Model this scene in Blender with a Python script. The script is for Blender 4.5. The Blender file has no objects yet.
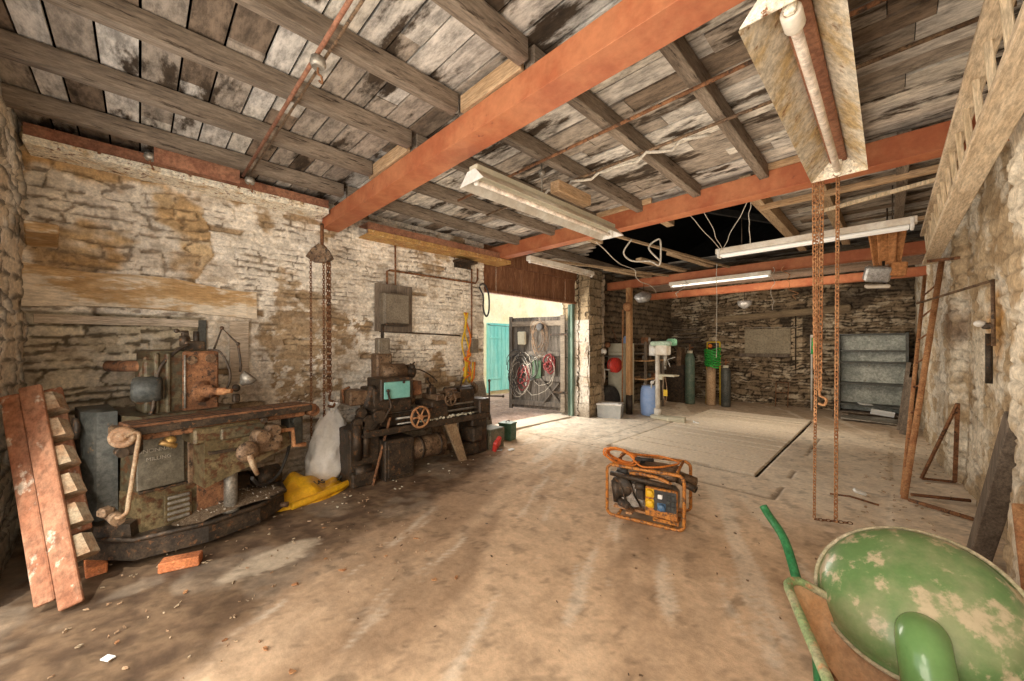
import bpy, bmesh, math, random
import numpy as np
from mathutils import Vector, Matrix, Euler

# ---------------------------------------------------------------- camera, world, lights
scn = bpy.context.scene
COL = scn.collection
YAW = math.radians(45.2); CS, CC = math.sin(YAW), math.cos(YAW)
cam_d = bpy.data.cameras.new('camera'); cam = bpy.data.objects.new('camera', cam_d); COL.objects.link(cam)
cam.location = (0, 0, 1.5); cam.rotation_euler = (math.radians(90), 0, YAW)
cam_d.sensor_width = 36; cam_d.lens = 375/1024*36; cam_d.shift_y = 5.5/1024; cam_d.clip_start = .02
scn.camera = cam
scn.view_settings.view_transform = 'Standard'; scn.view_settings.look = 'None'
scn.view_settings.gamma = 1; scn.view_settings.use_curve_mapping = False
scn.view_settings.exposure = 0.42
w = bpy.data.worlds.new('sky'); scn.world = w; w.use_nodes = True
bg = w.node_tree.nodes['Background']; bg.inputs[0].default_value = (.86, .93, 1, 1); bg.inputs[1].default_value = 1.7

def area(name, loc, target, sx, sy, power, col):
    d = bpy.data.lights.new(name, 'AREA'); d.shape = 'RECTANGLE'; d.size = sx; d.size_y = sy; d.energy = power; d.color = col
    o = bpy.data.objects.new(name, d); COL.objects.link(o); o.location = loc
    o.rotation_euler = (Vector(target)-Vector(loc)).to_track_quat('-Z', 'Y').to_euler(); return o
WARM = (1, .86, .68)
area('fill_behind_camera', (-1.0, -2.2, 1.35), (-1.7, 4, 1.8), 2.8, 2.2, 125, WARM)  # fill added behind the camera, shining in through the unseen gap
area('daylight_cart_doorway', (-5.6, 5.3, 1.7), (-1.5, 6.0, 0.9), 1.6, 2.0, 80, (1, .93, .82))
area('fill_middle', (-1.7, 3.2, .9), (-1.7, 3.4, 4), 2.6, 2.6, 42, WARM)  # soft fill added in mid room, aimed up at the ceiling
fl = bpy.data.lights.new('flash_fill', 'POINT'); fl.energy = 42; fl.shadow_soft_size = .35; fl.color = (1, .88, .72)  # flash-like fill added beside the camera for the near wall and mill
flo = bpy.data.objects.new('flash_fill', fl); COL.objects.link(flo); flo.location = (-.25, -.15, 1.85)
sn = bpy.data.lights.new('sun', 'SUN'); sn.energy = 1.8; sn.angle = .02; sn.color = (1, .95, .85)
sno = bpy.data.objects.new('sun', sn); COL.objects.link(sno); sno.rotation_euler = Vector((-.5, .35, -.85)).to_track_quat('-Z', 'Y').to_euler()
area('fill_rear', (-1.7, 7.6, 1.9), (-1.7, 11, 1.0), 2.4, .8, 34, WARM)  # soft fill added in the far bay, aimed at the back wall

def W(u, v, x=None, y=None, z=None):
    """point of the room seen at a pixel of the photograph on one known plane of the room"""
    s = (u-512)/375.; d = (-CS+CC*s, CC+CS*s, -(v-346)/375.)
    t = x/d[0] if x is not None else y/d[1] if y is not None else (z-1.5)/d[2]
    return Vector((d[0]*t, d[1]*t, 1.5+d[2]*t))

# ---------------------------------------------------------------- mesh helpers
class MB:
    def __init__(s, mx=None): s.bm = bmesh.new(); s.mx = mx or Matrix()
    def _ap(s, vs):
        for v in vs: v.co = s.mx @ v.co
    def box(s, c, d, r=(0, 0, 0), bev=0, seg=1, mat=None):
        old = set(s.bm.verts) if bev else None
        g = bmesh.ops.create_cube(s.bm, size=1)['verts']
        for v in g: v.co = Vector((v.co.x*d[0], v.co.y*d[1], v.co.z*d[2]))
        if bev:
            es = list({e for v in g for e in v.link_edges})
            bmesh.ops.bevel(s.bm, geom=es, offset=bev, segments=seg, affect='EDGES', profile=.5)
            g = [v for v in s.bm.verts if v not in old]
        R = Euler(r).to_matrix() if not isinstance(r, Matrix) else r
        for v in g: v.co = s.mx @ (Vector(c) + R @ v.co)
        return s
    def bar(s, p0, p1, w, h, bev=0, up=(0, 0, 1)):
        p0, p1 = Vector(p0), Vector(p1); d = p1-p0; L = d.length; x = d.normalized(); up = Vector(up)
        y = up.cross(x)
        if y.length < 1e-4: y = Vector((0, 1, 0)).cross(x)
        y.normalize(); z = x.cross(y)
        return s.box((p0+p1)/2, (L, w, h), Matrix((x, y, z)).transposed(), bev)
    def ring(s, c, x, y, r, n):
        return [s.bm.verts.new(s.mx @ (c + x*math.cos(2*math.pi*i/n)*r + y*math.sin(2*math.pi*i/n)*r)) for i in range(n)]
    def loft(s, rings, caps=True, smooth=True, closed=False):
        n = len(rings[0]); m = len(rings)
        for k in range(m if closed else m-1):
            a, b = rings[k], rings[(k+1) % m]
            for i in range(n):
                f = s.bm.faces.new((a[i], a[(i+1) % n], b[(i+1) % n], b[i])); f.smooth = smooth
        if caps and not closed:
            s.bm.faces.new(rings[0][::-1]); s.bm.faces.new(rings[-1])
        return s
    def cyl(s, p0, p1, r0, r1=None, n=14, caps=True, smooth=True):
        p0, p1 = Vector(p0), Vector(p1); r1 = r0 if r1 is None else r1
        z = (p1-p0).normalized(); x = z.orthogonal().normalized(); y = z.cross(x)
        return s.loft([s.ring(p0, x, y, r0, n), s.ring(p1, x, y, r1, n)], caps, smooth)
    def lathe(s, prof, o=(0, 0, 0), ax=(0, 0, 1), n=20, caps=True, sq=1):
        o = Vector(o); z = Vector(ax).normalized(); x = z.orthogonal().normalized(); y = z.cross(x)
        return s.loft([s.ring(o+z*h, x, y*sq, max(r, .0004), n) for r, h in prof], caps)
    def tube(s, pts, r, n=8, closed=False, caps=True):
        P = [Vector(p) for p in pts]; m = len(P); R = []; prev = None
        for i in range(m):
            a = P[i-1] if (i or closed) else P[0]; b = P[(i+1) % m] if (i < m-1 or closed) else P[-1]
            t = (b-a); t = t.normalized() if t.length > 1e-9 else Vector((0, 0, 1))
            x = t.orthogonal().normalized() if prev is None else (prev - t*prev.dot(t))
            x = x.normalized() if x.length > 1e-6 else t.orthogonal().normalized()
            prev = x; rr = r[i] if isinstance(r, (list, tuple)) else r
            R.append(s.ring(P[i], x, t.cross(x), rr, n))
        return s.loft(R, caps, True, closed)
    def prism(s, poly, vec, smooth=False):
        a = [s.bm.verts.new(s.mx @ Vector(p)) for p in poly]; b = [s.bm.verts.new(s.mx @ (Vector(p)+Vector(vec))) for p in poly]
        n = len(a); s.bm.faces.new(a[::-1]); s.bm.faces.new(b)
        for i in range(n): s.bm.faces.new((a[i], a[(i+1) % n], b[(i+1) % n], b[i])).smooth = smooth
        return s
    def plan(s, pts, z0, z1, k=1.0):
        c = Vector((sum(p[0] for p in pts)/len(pts), sum(p[1] for p in pts)/len(pts)))
        a = [Vector((p[0], p[1], z0)) for p in pts]; b = [Vector((c.x+(p[0]-c.x)*k, c.y+(p[1]-c.y)*k, z1)) for p in pts]
        A = [s.bm.verts.new(s.mx @ p) for p in a]; B = [s.bm.verts.new(s.mx @ p) for p in b]
        return s.loft([A, B], True, False)
    def ball(s, c, r, sc=(1, 1, 1), n=14):
        g = bmesh.ops.create_uvsphere(s.bm, u_segments=n, v_segments=max(6, n*2//3), radius=r)['verts']
        for v in g: v.co = s.mx @ (Vector(c)+Vector((v.co.x*sc[0], v.co.y*sc[1], v.co.z*sc[2])))
        for v in g:
            for f in v.link_faces: f.smooth = True
        return s
    def jitter(s, a, seed=0):
        r = random.Random(seed)
        for v in s.bm.verts: v.co += Vector((r.uniform(-a, a), r.uniform(-a, a), r.uniform(-a, a)))
        return s

def arc(pts, n=24, closed=False):
    """Catmull-Rom through points"""
    P = [Vector(p) for p in pts]; m = len(P); out = []
    segs = m if closed else m-1; k = max(2, n//segs)
    for i in range(segs):
        p1, p2 = P[i], P[(i+1) % m]
        p0 = P[i-1] if (i or closed) else p1; p3 = P[(i+2) % m] if (i+2 < m or closed) else p2
        for j in range(k):
            t = j/k
            out.append(.5*((2*p1)+(p2-p0)*t+(2*p0-5*p1+4*p2-p3)*t*t+(3*p1-p0-3*p2+p3)*t**3))
    if not closed: out.append(P[-1])
    return out

def props(o, label=None, cat=None, group=None, kind=None):
    if label: o['label'] = label
    if cat: o['category'] = cat
    if group: o['group'] = group
    if kind: o['kind'] = kind
    return o
def mtx(o):
    m = Matrix.Translation(o.location) @ o.rotation_euler.to_matrix().to_4x4()
    return mtx(o.parent) @ m if o.parent else m
def link(name, mb, m, parent=None, label=None, cat=None, group=None, kind=None, world=True):
    me = bpy.data.meshes.new(name); bmesh.ops.recalc_face_normals(mb.bm, faces=mb.bm.faces)
    if not parent and world:      # origin at the thing's own base
        vs = [v.co for v in mb.bm.verts]
        c = Vector(((min(v.x for v in vs)+max(v.x for v in vs))/2, (min(v.y for v in vs)+max(v.y for v in vs))/2, min(v.z for v in vs)))
        for v in mb.bm.verts: v.co -= c
    elif parent and world:
        im = mtx(parent).inverted()
        for v in mb.bm.verts: v.co = im @ v.co
    mb.bm.to_mesh(me); mb.bm.free(); me.materials.append(m)
    o = bpy.data.objects.new(name, me); COL.objects.link(o)
    if not parent and world: o.location = c
    if parent: o.parent = parent
    return props(o, label, cat, group, kind)
def thing(name, label, cat, loc=(0, 0, 0), rz=0, group=None):
    o = bpy.data.objects.new(name, None); COL.objects.link(o); o.location = loc; o.rotation_euler = (0, 0, rz)
    o.empty_display_size = .1
    return props(o, label, cat, group)
def part(name, mb, m, parent, label=None):      # vertices already in the parent's own frame
    return link(name, mb, m, parent, label, world=False)
def wpart(name, mb, m, parent, label=None):     # vertices in room coordinates
    return link(name, mb, m, parent, label, world=True)
def text_mb(body, size, origin, ux, uy, depth=.001):
    c = bpy.data.curves.new('t', 'FONT'); c.body = body; c.size = size; c.extrude = depth; c.align_x = 'CENTER'; c.align_y = 'CENTER'
    o = bpy.data.objects.new('t', c); COL.objects.link(o); bpy.context.view_layer.update()
    me = bpy.data.meshes.new_from_object(o.evaluated_get(bpy.context.evaluated_depsgraph_get()))
    bpy.data.objects.remove(o); mb = MB(); mb.bm.from_mesh(me); bpy.data.meshes.remove(me)
    ux, uy = Vector(ux).normalized(), Vector(uy).normalized(); uz = ux.cross(uy)
    for v in mb.bm.verts: v.co = Vector(origin)+ux*v.co.x+uy*v.co.y+uz*v.co.z
    return mb

# ---------------------------------------------------------------- materials
MATS = {}
def worn(name, c1, c2=None, c3=None, scale=6, stretch=(1, 1, 1), mid=.5, sharp=.12, k3=.66, s3=None, rough=.7, metal=0, bump=.3, attr=None, coat=0, bs=None, var=.42):
    if name in MATS: return MATS[name]
    m = bpy.data.materials.new(name); m.use_nodes = True; nt = m.node_tree; N = nt.nodes; L = nt.links
    b = N['Principled BSDF']; tc = N.new('ShaderNodeTexCoord'); mp = N.new('ShaderNodeMapping'); mp.inputs['Scale'].default_value = stretch
    L.new(tc.outputs['Object'], mp.inputs['Vector'])
    def noise(sc, det=6, ro=.65):
        n = N.new('ShaderNodeTexNoise'); n.inputs['Scale'].default_value = sc; n.inputs['Detail'].default_value = det; n.inputs['Roughness'].default_value = ro
        L.new(mp.outputs[0], n.inputs['Vector']); return n
    def ramp(src, lo, hi):
        r = N.new('ShaderNodeMapRange'); r.inputs['From Min'].default_value = lo; r.inputs['From Max'].default_value = hi; r.interpolation_type = 'SMOOTHSTEP'
        L.new(src, r.inputs['Value']); return r.outputs[0]
    def mix(f, a, c, typ='MIX'):
        x = N.new('ShaderNodeMix'); x.data_type = 'RGBA'; x.blend_type = typ
        if isinstance(f, float): x.inputs[0].default_value = f
        else: L.new(f, x.inputs[0])
        for i, q in ((6, a), (7, c)):
            if isinstance(q, tuple): x.inputs[i].default_value = (*q, 1)
            else: L.new(q, x.inputs[i])
        return x.outputs[2]
    n1 = noise(scale); col = c1
    if attr:
        a = N.new('ShaderNodeVertexColor'); a.layer_name = attr; col = a.outputs[0]
    if c2: col = mix(ramp(n1.outputs[0], mid-sharp, mid+sharp), col, c2)
    if c3:
        n3 = noise(s3 or scale*2.7); col = mix(ramp(n3.outputs[0], k3-.05, k3+.05), col, c3)
    n2 = noise(bs or scale*6, 8, .78)
    if var:
        g = ramp(n2.outputs[0], .32, .68); vv = N.new('ShaderNodeMix'); vv.data_type = 'RGBA'
        L.new(g, vv.inputs[0]); vv.inputs[6].default_value = (1-var, 1-var, 1-var, 1); vv.inputs[7].default_value = (1+var*.8, 1+var*.8, 1+var*.8, 1)
        col = mix(1.0, col, vv.outputs[2], 'MULTIPLY')
    if isinstance(col, tuple): b.inputs['Base Color'].default_value = (*col, 1)
    else: L.new(col, b.inputs['Base Color'])
    b.inputs['Roughness'].default_value = rough; b.inputs['Metallic'].default_value = metal
    b.inputs['Coat Weight'].default_value = coat; b.inputs['Specular IOR Level'].default_value = .3
    if bump:
        bp = N.new('ShaderNodeBump'); bp.inputs['Strength'].default_value = bump; bp.inputs['Distance'].default_value = .01
        L.new(n2.outputs[0], bp.inputs['Height']); L.new(bp.outputs[0], b.inputs['Normal'])
    MATS[name] = m; return m
def glow(name, c, e):
    m = bpy.data.materials.new(name); m.use_nodes = True; b = m.node_tree.nodes['Principled BSDF']
    b.inputs['Base Color'].default_value = (.85, .83, .78, 1); b.inputs['Emission Color'].default_value = (*c, 1); b.inputs['Emission Strength'].default_value = e
    b.inputs['Roughness'].default_value = .3; return m

M_stone = worn('stone_painted', None, attr='Col', c2=None, scale=9, rough=.92, bump=.45, bs=28, var=.34)
M_plank = worn('ceiling_planks', None, attr='Col', stretch=(.35, 1, 1), c3=(.045, .03, .018), s3=4.5, k3=.57, scale=5, rough=.88, bump=.5, bs=16, var=.55)
M_floor = worn('dusty_concrete', None, attr='Col', scale=4, rough=.93, bump=.35, bs=22, var=.16)
def wood(name, c1, c2, ax, c3=None, **k):
    st = [1, 1, 1]; st['xyz'.index(ax)] = .12
    return worn(name, c1, c2, c3, scale=k.pop('scale', 14), stretch=tuple(st), rough=.8, bump=.35, sharp=.2, **k)
M_joist = wood('joist_wood', (.115, .085, .06), (.25, .195, .145), 'y', (.045, .03, .02), k3=.62)
M_joistx = wood('batten_wood_across', (.33, .2, .1), (.5, .34, .2), 'x')
M_joisty = wood('batten_wood_along', (.28, .18, .1), (.46, .33, .2), 'y')
M_pale_y = wood('pale_ladder_wood', (.50, .38, .25), (.66, .54, .39), 'y', (.25, .17, .1), k3=.7)
M_pale_z = wood('pale_rung_wood', (.55, .41, .25), (.68, .55, .38), 'z')
M_darkwood = wood('dark_timber', (.10, .075, .055), (.2, .155, .115), 'z', (.4, .33, .25), k3=.72)
M_postwood = wood('orange_timber', (.42, .22, .09), (.58, .36, .18), 'z', (.2, .1, .05), k3=.66)
M_lintel = worn('weathered_lintel', (.44, .27, .12), (.56, .40, .23), (.68, .58, .45), scale=3.5, s3=4, k3=.52, stretch=(1, .5, 2), rough=.85, bump=.5, var=.3)
M_boardpale = wood('pale_board', (.42, .33, .24), (.55, .46, .36), 'y')
M_boardrust = wood('brown_boarding', (.16, .065, .03), (.26, .12, .06), 'z', (.36, .2, .1), k3=.64)
M_redsteel = worn('red_oxide_steel', (.34, .10, .042), (.42, .155, .068), (.17, .05, .03), scale=3, rough=.62, bump=.15, k3=.68, var=.12)
M_rust = worn('rust', (.15, .065, .03), (.26, .12, .055), (.06, .035, .022), scale=9, k3=.58, rough=.88, bump=.5)
M_rustor = worn('orange_rust', (.34, .15, .065), (.46, .24, .11), (.17, .08, .04), scale=9, rough=.85, bump=.4)
M_brownsteel = worn('brown_steel', (.23, .095, .055), (.3, .14, .08), scale=5, rough=.75, bump=.3)
M_rustwhite = worn('rusty_cream_flange', (.84, .77, .63), (.60, .42, .22), (.2, .08, .03), scale=7, k3=.6, s3=20, rough=.8, mid=.58)
M_troughrust = worn('rusty_white_trough', (.56, .50, .40), (.46, .33, .16), (.25, .14, .07), scale=5, k3=.63, s3=14, rough=.65, mid=.54)
M_cream = worn('cream_enamel', (.74, .69, .60), (.58, .5, .4), scale=4, rough=.45, bump=.1, var=.1)
M_white = worn('white_plastic', (.75, .72, .67), (.62, .58, .52), scale=5, rough=.5, bump=.1, var=.1)
M_tube = glow('fluorescent_tube', (1, .93, .8), .12); M_tube_on = glow('lit_tube', (1, .92, .8), .8)
M_deadtube = worn('dead_tube', (.66, .58, .49), (.5, .4, .32), scale=5, rough=.35, bump=.1)
M_cast = worn('oily_green_grey_iron', (.06, .052, .032), (.115, .092, .052), (.085, .04, .018), scale=7, k3=.54, rough=.5, bump=.25, metal=.15)
M_castblue = worn('blue_grey_iron', (.05, .052, .046), (.09, .087, .074), (.2, .12, .06), scale=5, k3=.68, rough=.5, bump=.2, metal=.15)
M_castdark = worn('black_iron', (.035, .027, .02), (.075, .052, .034), (.16, .08, .038), scale=10, k3=.6, rough=.5, bump=.3, metal=.3)
M_castbrown = worn('brown_oily_iron', (.12, .07, .04), (.22, .14, .08), (.05, .032, .02), scale=10, k3=.58, rough=.55, bump=.35, metal=.2)
M_castolive = worn('olive_brown_panel', (.09, .065, .03), (.155, .115, .058), (.085, .038, .016), scale=6, k3=.54, rough=.5, bump=.2)
M_steelgrey = worn('dull_steel', (.36, .33, .28), (.25, .22, .18), scale=8, rough=.45, metal=.5, bump=.15)
M_teal = worn('teal_paint', (.16, .4, .35), (.2, .45, .39), (.1, .16, .13), scale=7, k3=.72, rough=.5, bump=.1, var=.1)
M_tealdoor = worn('teal_door_paint', (.16, .50, .44), (.28, .6, .52), scale=3, stretch=(1, 1, .2), rough=.55, bump=.2, var=.12)
M_greentrim = worn('green_door_frame', (.11, .17, .13), (.2, .27, .21), scale=3, stretch=(1, 1, .2), rough=.7)
M_orange = worn('orange_frame_paint', (.52, .20, .035), (.42, .15, .03), (.13, .06, .03), scale=14, k3=.54, rough=.45, bump=.15)
M_engine = worn('engine_metal', (.2, .17, .14), (.34, .29, .24), (.07, .05, .04), scale=18, rough=.5, metal=.35, bump=.4)
M_black = worn('black_rubber', (.035, .032, .03), (.06, .055, .05), scale=10, rough=.6, bump=.2)
M_yellow = worn('yellow_plastic', (.72, .42, .02), (.6, .33, .02), scale=6, rough=.4, bump=.1, var=.1)
M_yellowsheet = worn('yellow_sacking', (.86, .5, .02), (.7, .36, .02), (.25, .14, .03), scale=6, k3=.68, rough=.45, bump=.3, var=.15)
M_bluesock = worn('blue_socket', (.08, .16, .27), (.05, .1, .18), rough=.4, bump=.1)
M_green = worn('green_paint', (.115, .205, .07), (.245, .27, .135), (.43, .35, .225), scale=3, s3=9, k3=.555, mid=.52, rough=.3, bump=.12, coat=.2, var=.1)
M_greenclean = worn('clean_green_paint', (.11, .22, .07), (.145, .27, .09), (.42, .33, .2), scale=2.4, s3=6, k3=.66, rough=.25, bump=.06, coat=.3, var=.06)
M_greenhandle = worn('dark_green_tube', (.02, .13, .045), (.035, .17, .06), scale=8, rough=.35, bump=.1)
M_traygreen = worn('rusty_green_tray', (.66, .40, .23), (.58, .30, .14), (.32, .17, .09), scale=5, k3=.64, rough=.8, mid=.52, var=.2)
M_dustrim = worn('dusty_rim', (.5, .41, .28), (.4, .36, .22), (.25, .16, .08), scale=8, k3=.66, rough=.8)
M_darkgreen = worn('dark_green_box', (.035, .09, .05), (.06, .13, .08), (.1, .08, .05), scale=10, rough=.5)
M_bottlegreen = worn('cylinder_green', (.07, .11, .08), (.12, .15, .11), (.2, .13, .08), scale=8, rough=.5, k3=.65)
M_hosegreen = worn('bright_green_hose', (.02, .20, .03), (.04, .34, .05), scale=20, rough=.35, bump=.1)
M_blue = worn('blue_drum', (.27, .40, .68), (.34, .46, .72), (.5, .5, .52), scale=6, k3=.68, rough=.4, bump=.08, var=.06)
M_grey = worn('grey_plastic', (.36, .36, .34), (.43, .42, .39), scale=6, rough=.5, bump=.1, var=.1)
M_red = worn('red_plastic', (.7, .06, .04), (.6, .05, .04), scale=10, rough=.4, bump=.1)
M_sack = worn('white_woven_sack', (.74, .71, .65), (.84, .81, .76), (.55, .47, .37), scale=4, k3=.68, rough=.6, bump=.3, var=.1)
M_redwood = worn('red_painted_wood', (.33, .135, .07), (.40, .2, .115), (.62, .5, .38), scale=5, s3=14, k3=.62, stretch=(1, 1, .5), rough=.75)
M_treadwood = worn('worn_tread_wood', (.42, .33, .22), (.34, .2, .11), (.2, .14, .09), scale=7, rough=.85)
M_brick = worn('orange_brick', (.58, .2, .075), (.5, .17, .07), (.55, .38, .25), scale=12, k3=.68, rough=.9)
M_earth = worn('swarf_and_grit', (.13, .085, .05), (.24, .17, .105), (.5, .42, .32), scale=60, s3=90, k3=.64, rough=.95, bump=.8)
M_shelf = worn('dull_green_grey_steel', (.24, .25, .215), (.36, .36, .31), (.2, .16, .11), scale=4, k3=.66, rough=.5, metal=.2, bump=.1)
M_cardcream = worn('cream_board', (.58, .53, .40), (.5, .46, .34), (.4, .34, .24), scale=4, rough=.7, k3=.68, var=.1)
M_rope_y = worn('yellow_rope', (.75, .5, .04), (.6, .38, .03), scale=30, rough=.6); M_rope_o = worn('orange_rope', (.8, .22, .03), (.65, .16, .02), scale=30, rough=.6)
M_rope_w = worn('pale_cable', (.55, .5, .42), (.4, .35, .28), scale=30, rough=.7); M_rope_r = worn('red_cable', (.16, .02, .018), scale=30, rough=.6)
M_elec = worn('grey_brown_box_paint', (.20, .165, .12), (.15, .12, .085), (.28, .22, .15), scale=8, k3=.65, rough=.55)
M_roofshade = worn('roof_void_shade', (.012, .011, .01), (.02, .018, .016), scale=4, rough=.9, bump=.3)  # near-black so the roof void stays black; its shade is in the colour
M_yardwall = worn('cream_render', (.80, .68, .42), (.85, .76, .54), (.6, .52, .36), scale=2.2, k3=.66, rough=.9, var=.1)
M_yardfloor = worn('yard_dirt', (.34, .24, .19), (.28, .19, .14), (.45, .35, .28), scale=2.5, rough=.95, k3=.62)
M_paper = worn('white_paper', (.8, .8, .77), rough=.7, bump=0, var=0)
M_alu = worn('grey_reflector', (.45, .44, .42), (.3, .28, .26), scale=6, rough=.35, metal=.4, bump=.05)
M_flood = worn('brown_hood', (.36, .15, .05), (.45, .2, .075), (.2, .09, .04), scale=5, rough=.7, k3=.66)
M_cream_rust = worn('cream_worn_lever', (.36, .26, .16), (.24, .13, .065), scale=14, rough=.55)
M_letter = worn('faint_pale_lettering', (.36, .32, .25), (.26, .22, .17), scale=60, rough=.6, bump=0)

# ---------------------------------------------------------------- noise in numpy
def vnoise(x, y, seed):
    r = np.random.RandomState(seed).rand(257, 257); xi = np.floor(x).astype(int); yi = np.floor(y).astype(int)
    fx = x-xi; fy = y-yi; fx = fx*fx*(3-2*fx); fy = fy*fy*(3-2*fy); a = xi % 256; b = yi % 256
    return (r[a, b]*(1-fx)+r[a+1, b]*fx)*(1-fy)+(r[a, b+1]*(1-fx)+r[a+1, b+1]*fx)*fy
def fbm(x, y, seed, octv=4, g=.5):
    s = 0; a = 1; t = 0
    for i in range(octv): s = s+a*vnoise(x*2**i+17*i, y*2**i+5*i, seed+i); t += a; a *= g
    return s/t
def sstep(a, b, x):
    t = np.clip((x-a)/(b-a), 0, 1); return t*t*(3-2*t)
def lerp(a, b, t): return a*(1-t)+b*t
def C3(*c): return np.array(c)[None, :]
def stones(s, z, rh, ww, seed, joint=.014, warp=.018):
    """coursed rubble: profile 0..1, per-stone random numbers"""
    r = np.random.RandomState(seed)
    sw = s+warp*2*(fbm(s*3, z*3, seed+9)-.5)+warp*1.8*(vnoise(s*9, z*14, seed+33)-.5)+.012*(vnoise(s*26, z*26, seed+3)-.5)
    zw = z+warp*3.5*(fbm(s*1.3, z*2.2, seed+21, 3)-.5)+warp*1.1*(vnoise(s*6, z*5, seed+31)-.5)+.010*(vnoise(s*24, z*28, seed+4)-.5)
    edges = [-1.]
    while edges[-1] < 5: edges.append(edges[-1]+r.uniform(*rh))
    edges = np.array(edges); row = np.clip(np.searchsorted(edges, zw)-1, 0, len(edges)-2)
    dz = np.minimum(zw-edges[row], edges[row+1]-zw); ds = np.zeros_like(s); R = np.zeros((3, s.size)); nid = 0
    for k in range(len(edges)-1):
        m = row == k
        e = [-3.-r.uniform(0, .2)]
        while e[-1] < 17: e.append(e[-1]+r.uniform(*ww)*(1.7 if r.rand() < .15 else 1))
        e = np.array(e); rr = r.rand(3, len(e))
        if m.any():
            c = np.clip(np.searchsorted(e, sw[m])-1, 0, len(e)-2)
            ds[m] = np.minimum(sw[m]-e[c], e[c+1]-sw[m]); R[:, m] = rr[:, c]
    d = np.minimum(ds, dz)+joint*1.1*(vnoise(s*38, z*38, seed+6)-.5)+joint*1.2*(vnoise(s*11, z*11, seed+7)-.5)
    return sstep(0, joint, d), R
def grid_mesh(name, pos, ns, nz, col, mat, keep=None, smooth=True, **kw):
    me = bpy.data.meshes.new(name); i = np.arange((ns-1)*(nz-1)); a = (i//(nz-1))*nz+i % (nz-1)
    q = np.stack([a, a+nz, a+nz+1, a+1], 1)
    if keep is not None: q = q[keep[q].all(1)]
    nf = len(q); me.vertices.add(len(pos)); me.vertices.foreach_set('co', pos.astype('f').ravel())
    me.loops.add(nf*4); me.loops.foreach_set('vertex_index', q.astype('i').ravel())
    me.polygons.add(nf); me.polygons.foreach_set('loop_start', np.arange(nf, dtype='i')*4); me.polygons.foreach_set('loop_total', np.full(nf, 4, 'i'))
    me.polygons.foreach_set('use_smooth', np.full(nf, smooth)); me.update(); me.validate()
    ca = me.color_attributes.new('Col', 'FLOAT_COLOR', 'POINT')
    ca.data.foreach_set('color', np.concatenate([col, np.ones((len(col), 1))], 1).astype('f').ravel())
    me.materials.append(mat); o = bpy.data.objects.new(name, me); COL.objects.link(o)
    return props(o, kind='structure', **kw)
def grid(s0, s1, ds, z0, z1, dz):
    S = np.arange(s0, s1+ds*.5, ds); Z = np.arange(z0, z1+dz*.5, dz); a, b = np.meshgrid(S, Z, indexing='ij')
    return a.ravel(), b.ravel(), len(S), len(Z)

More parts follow.
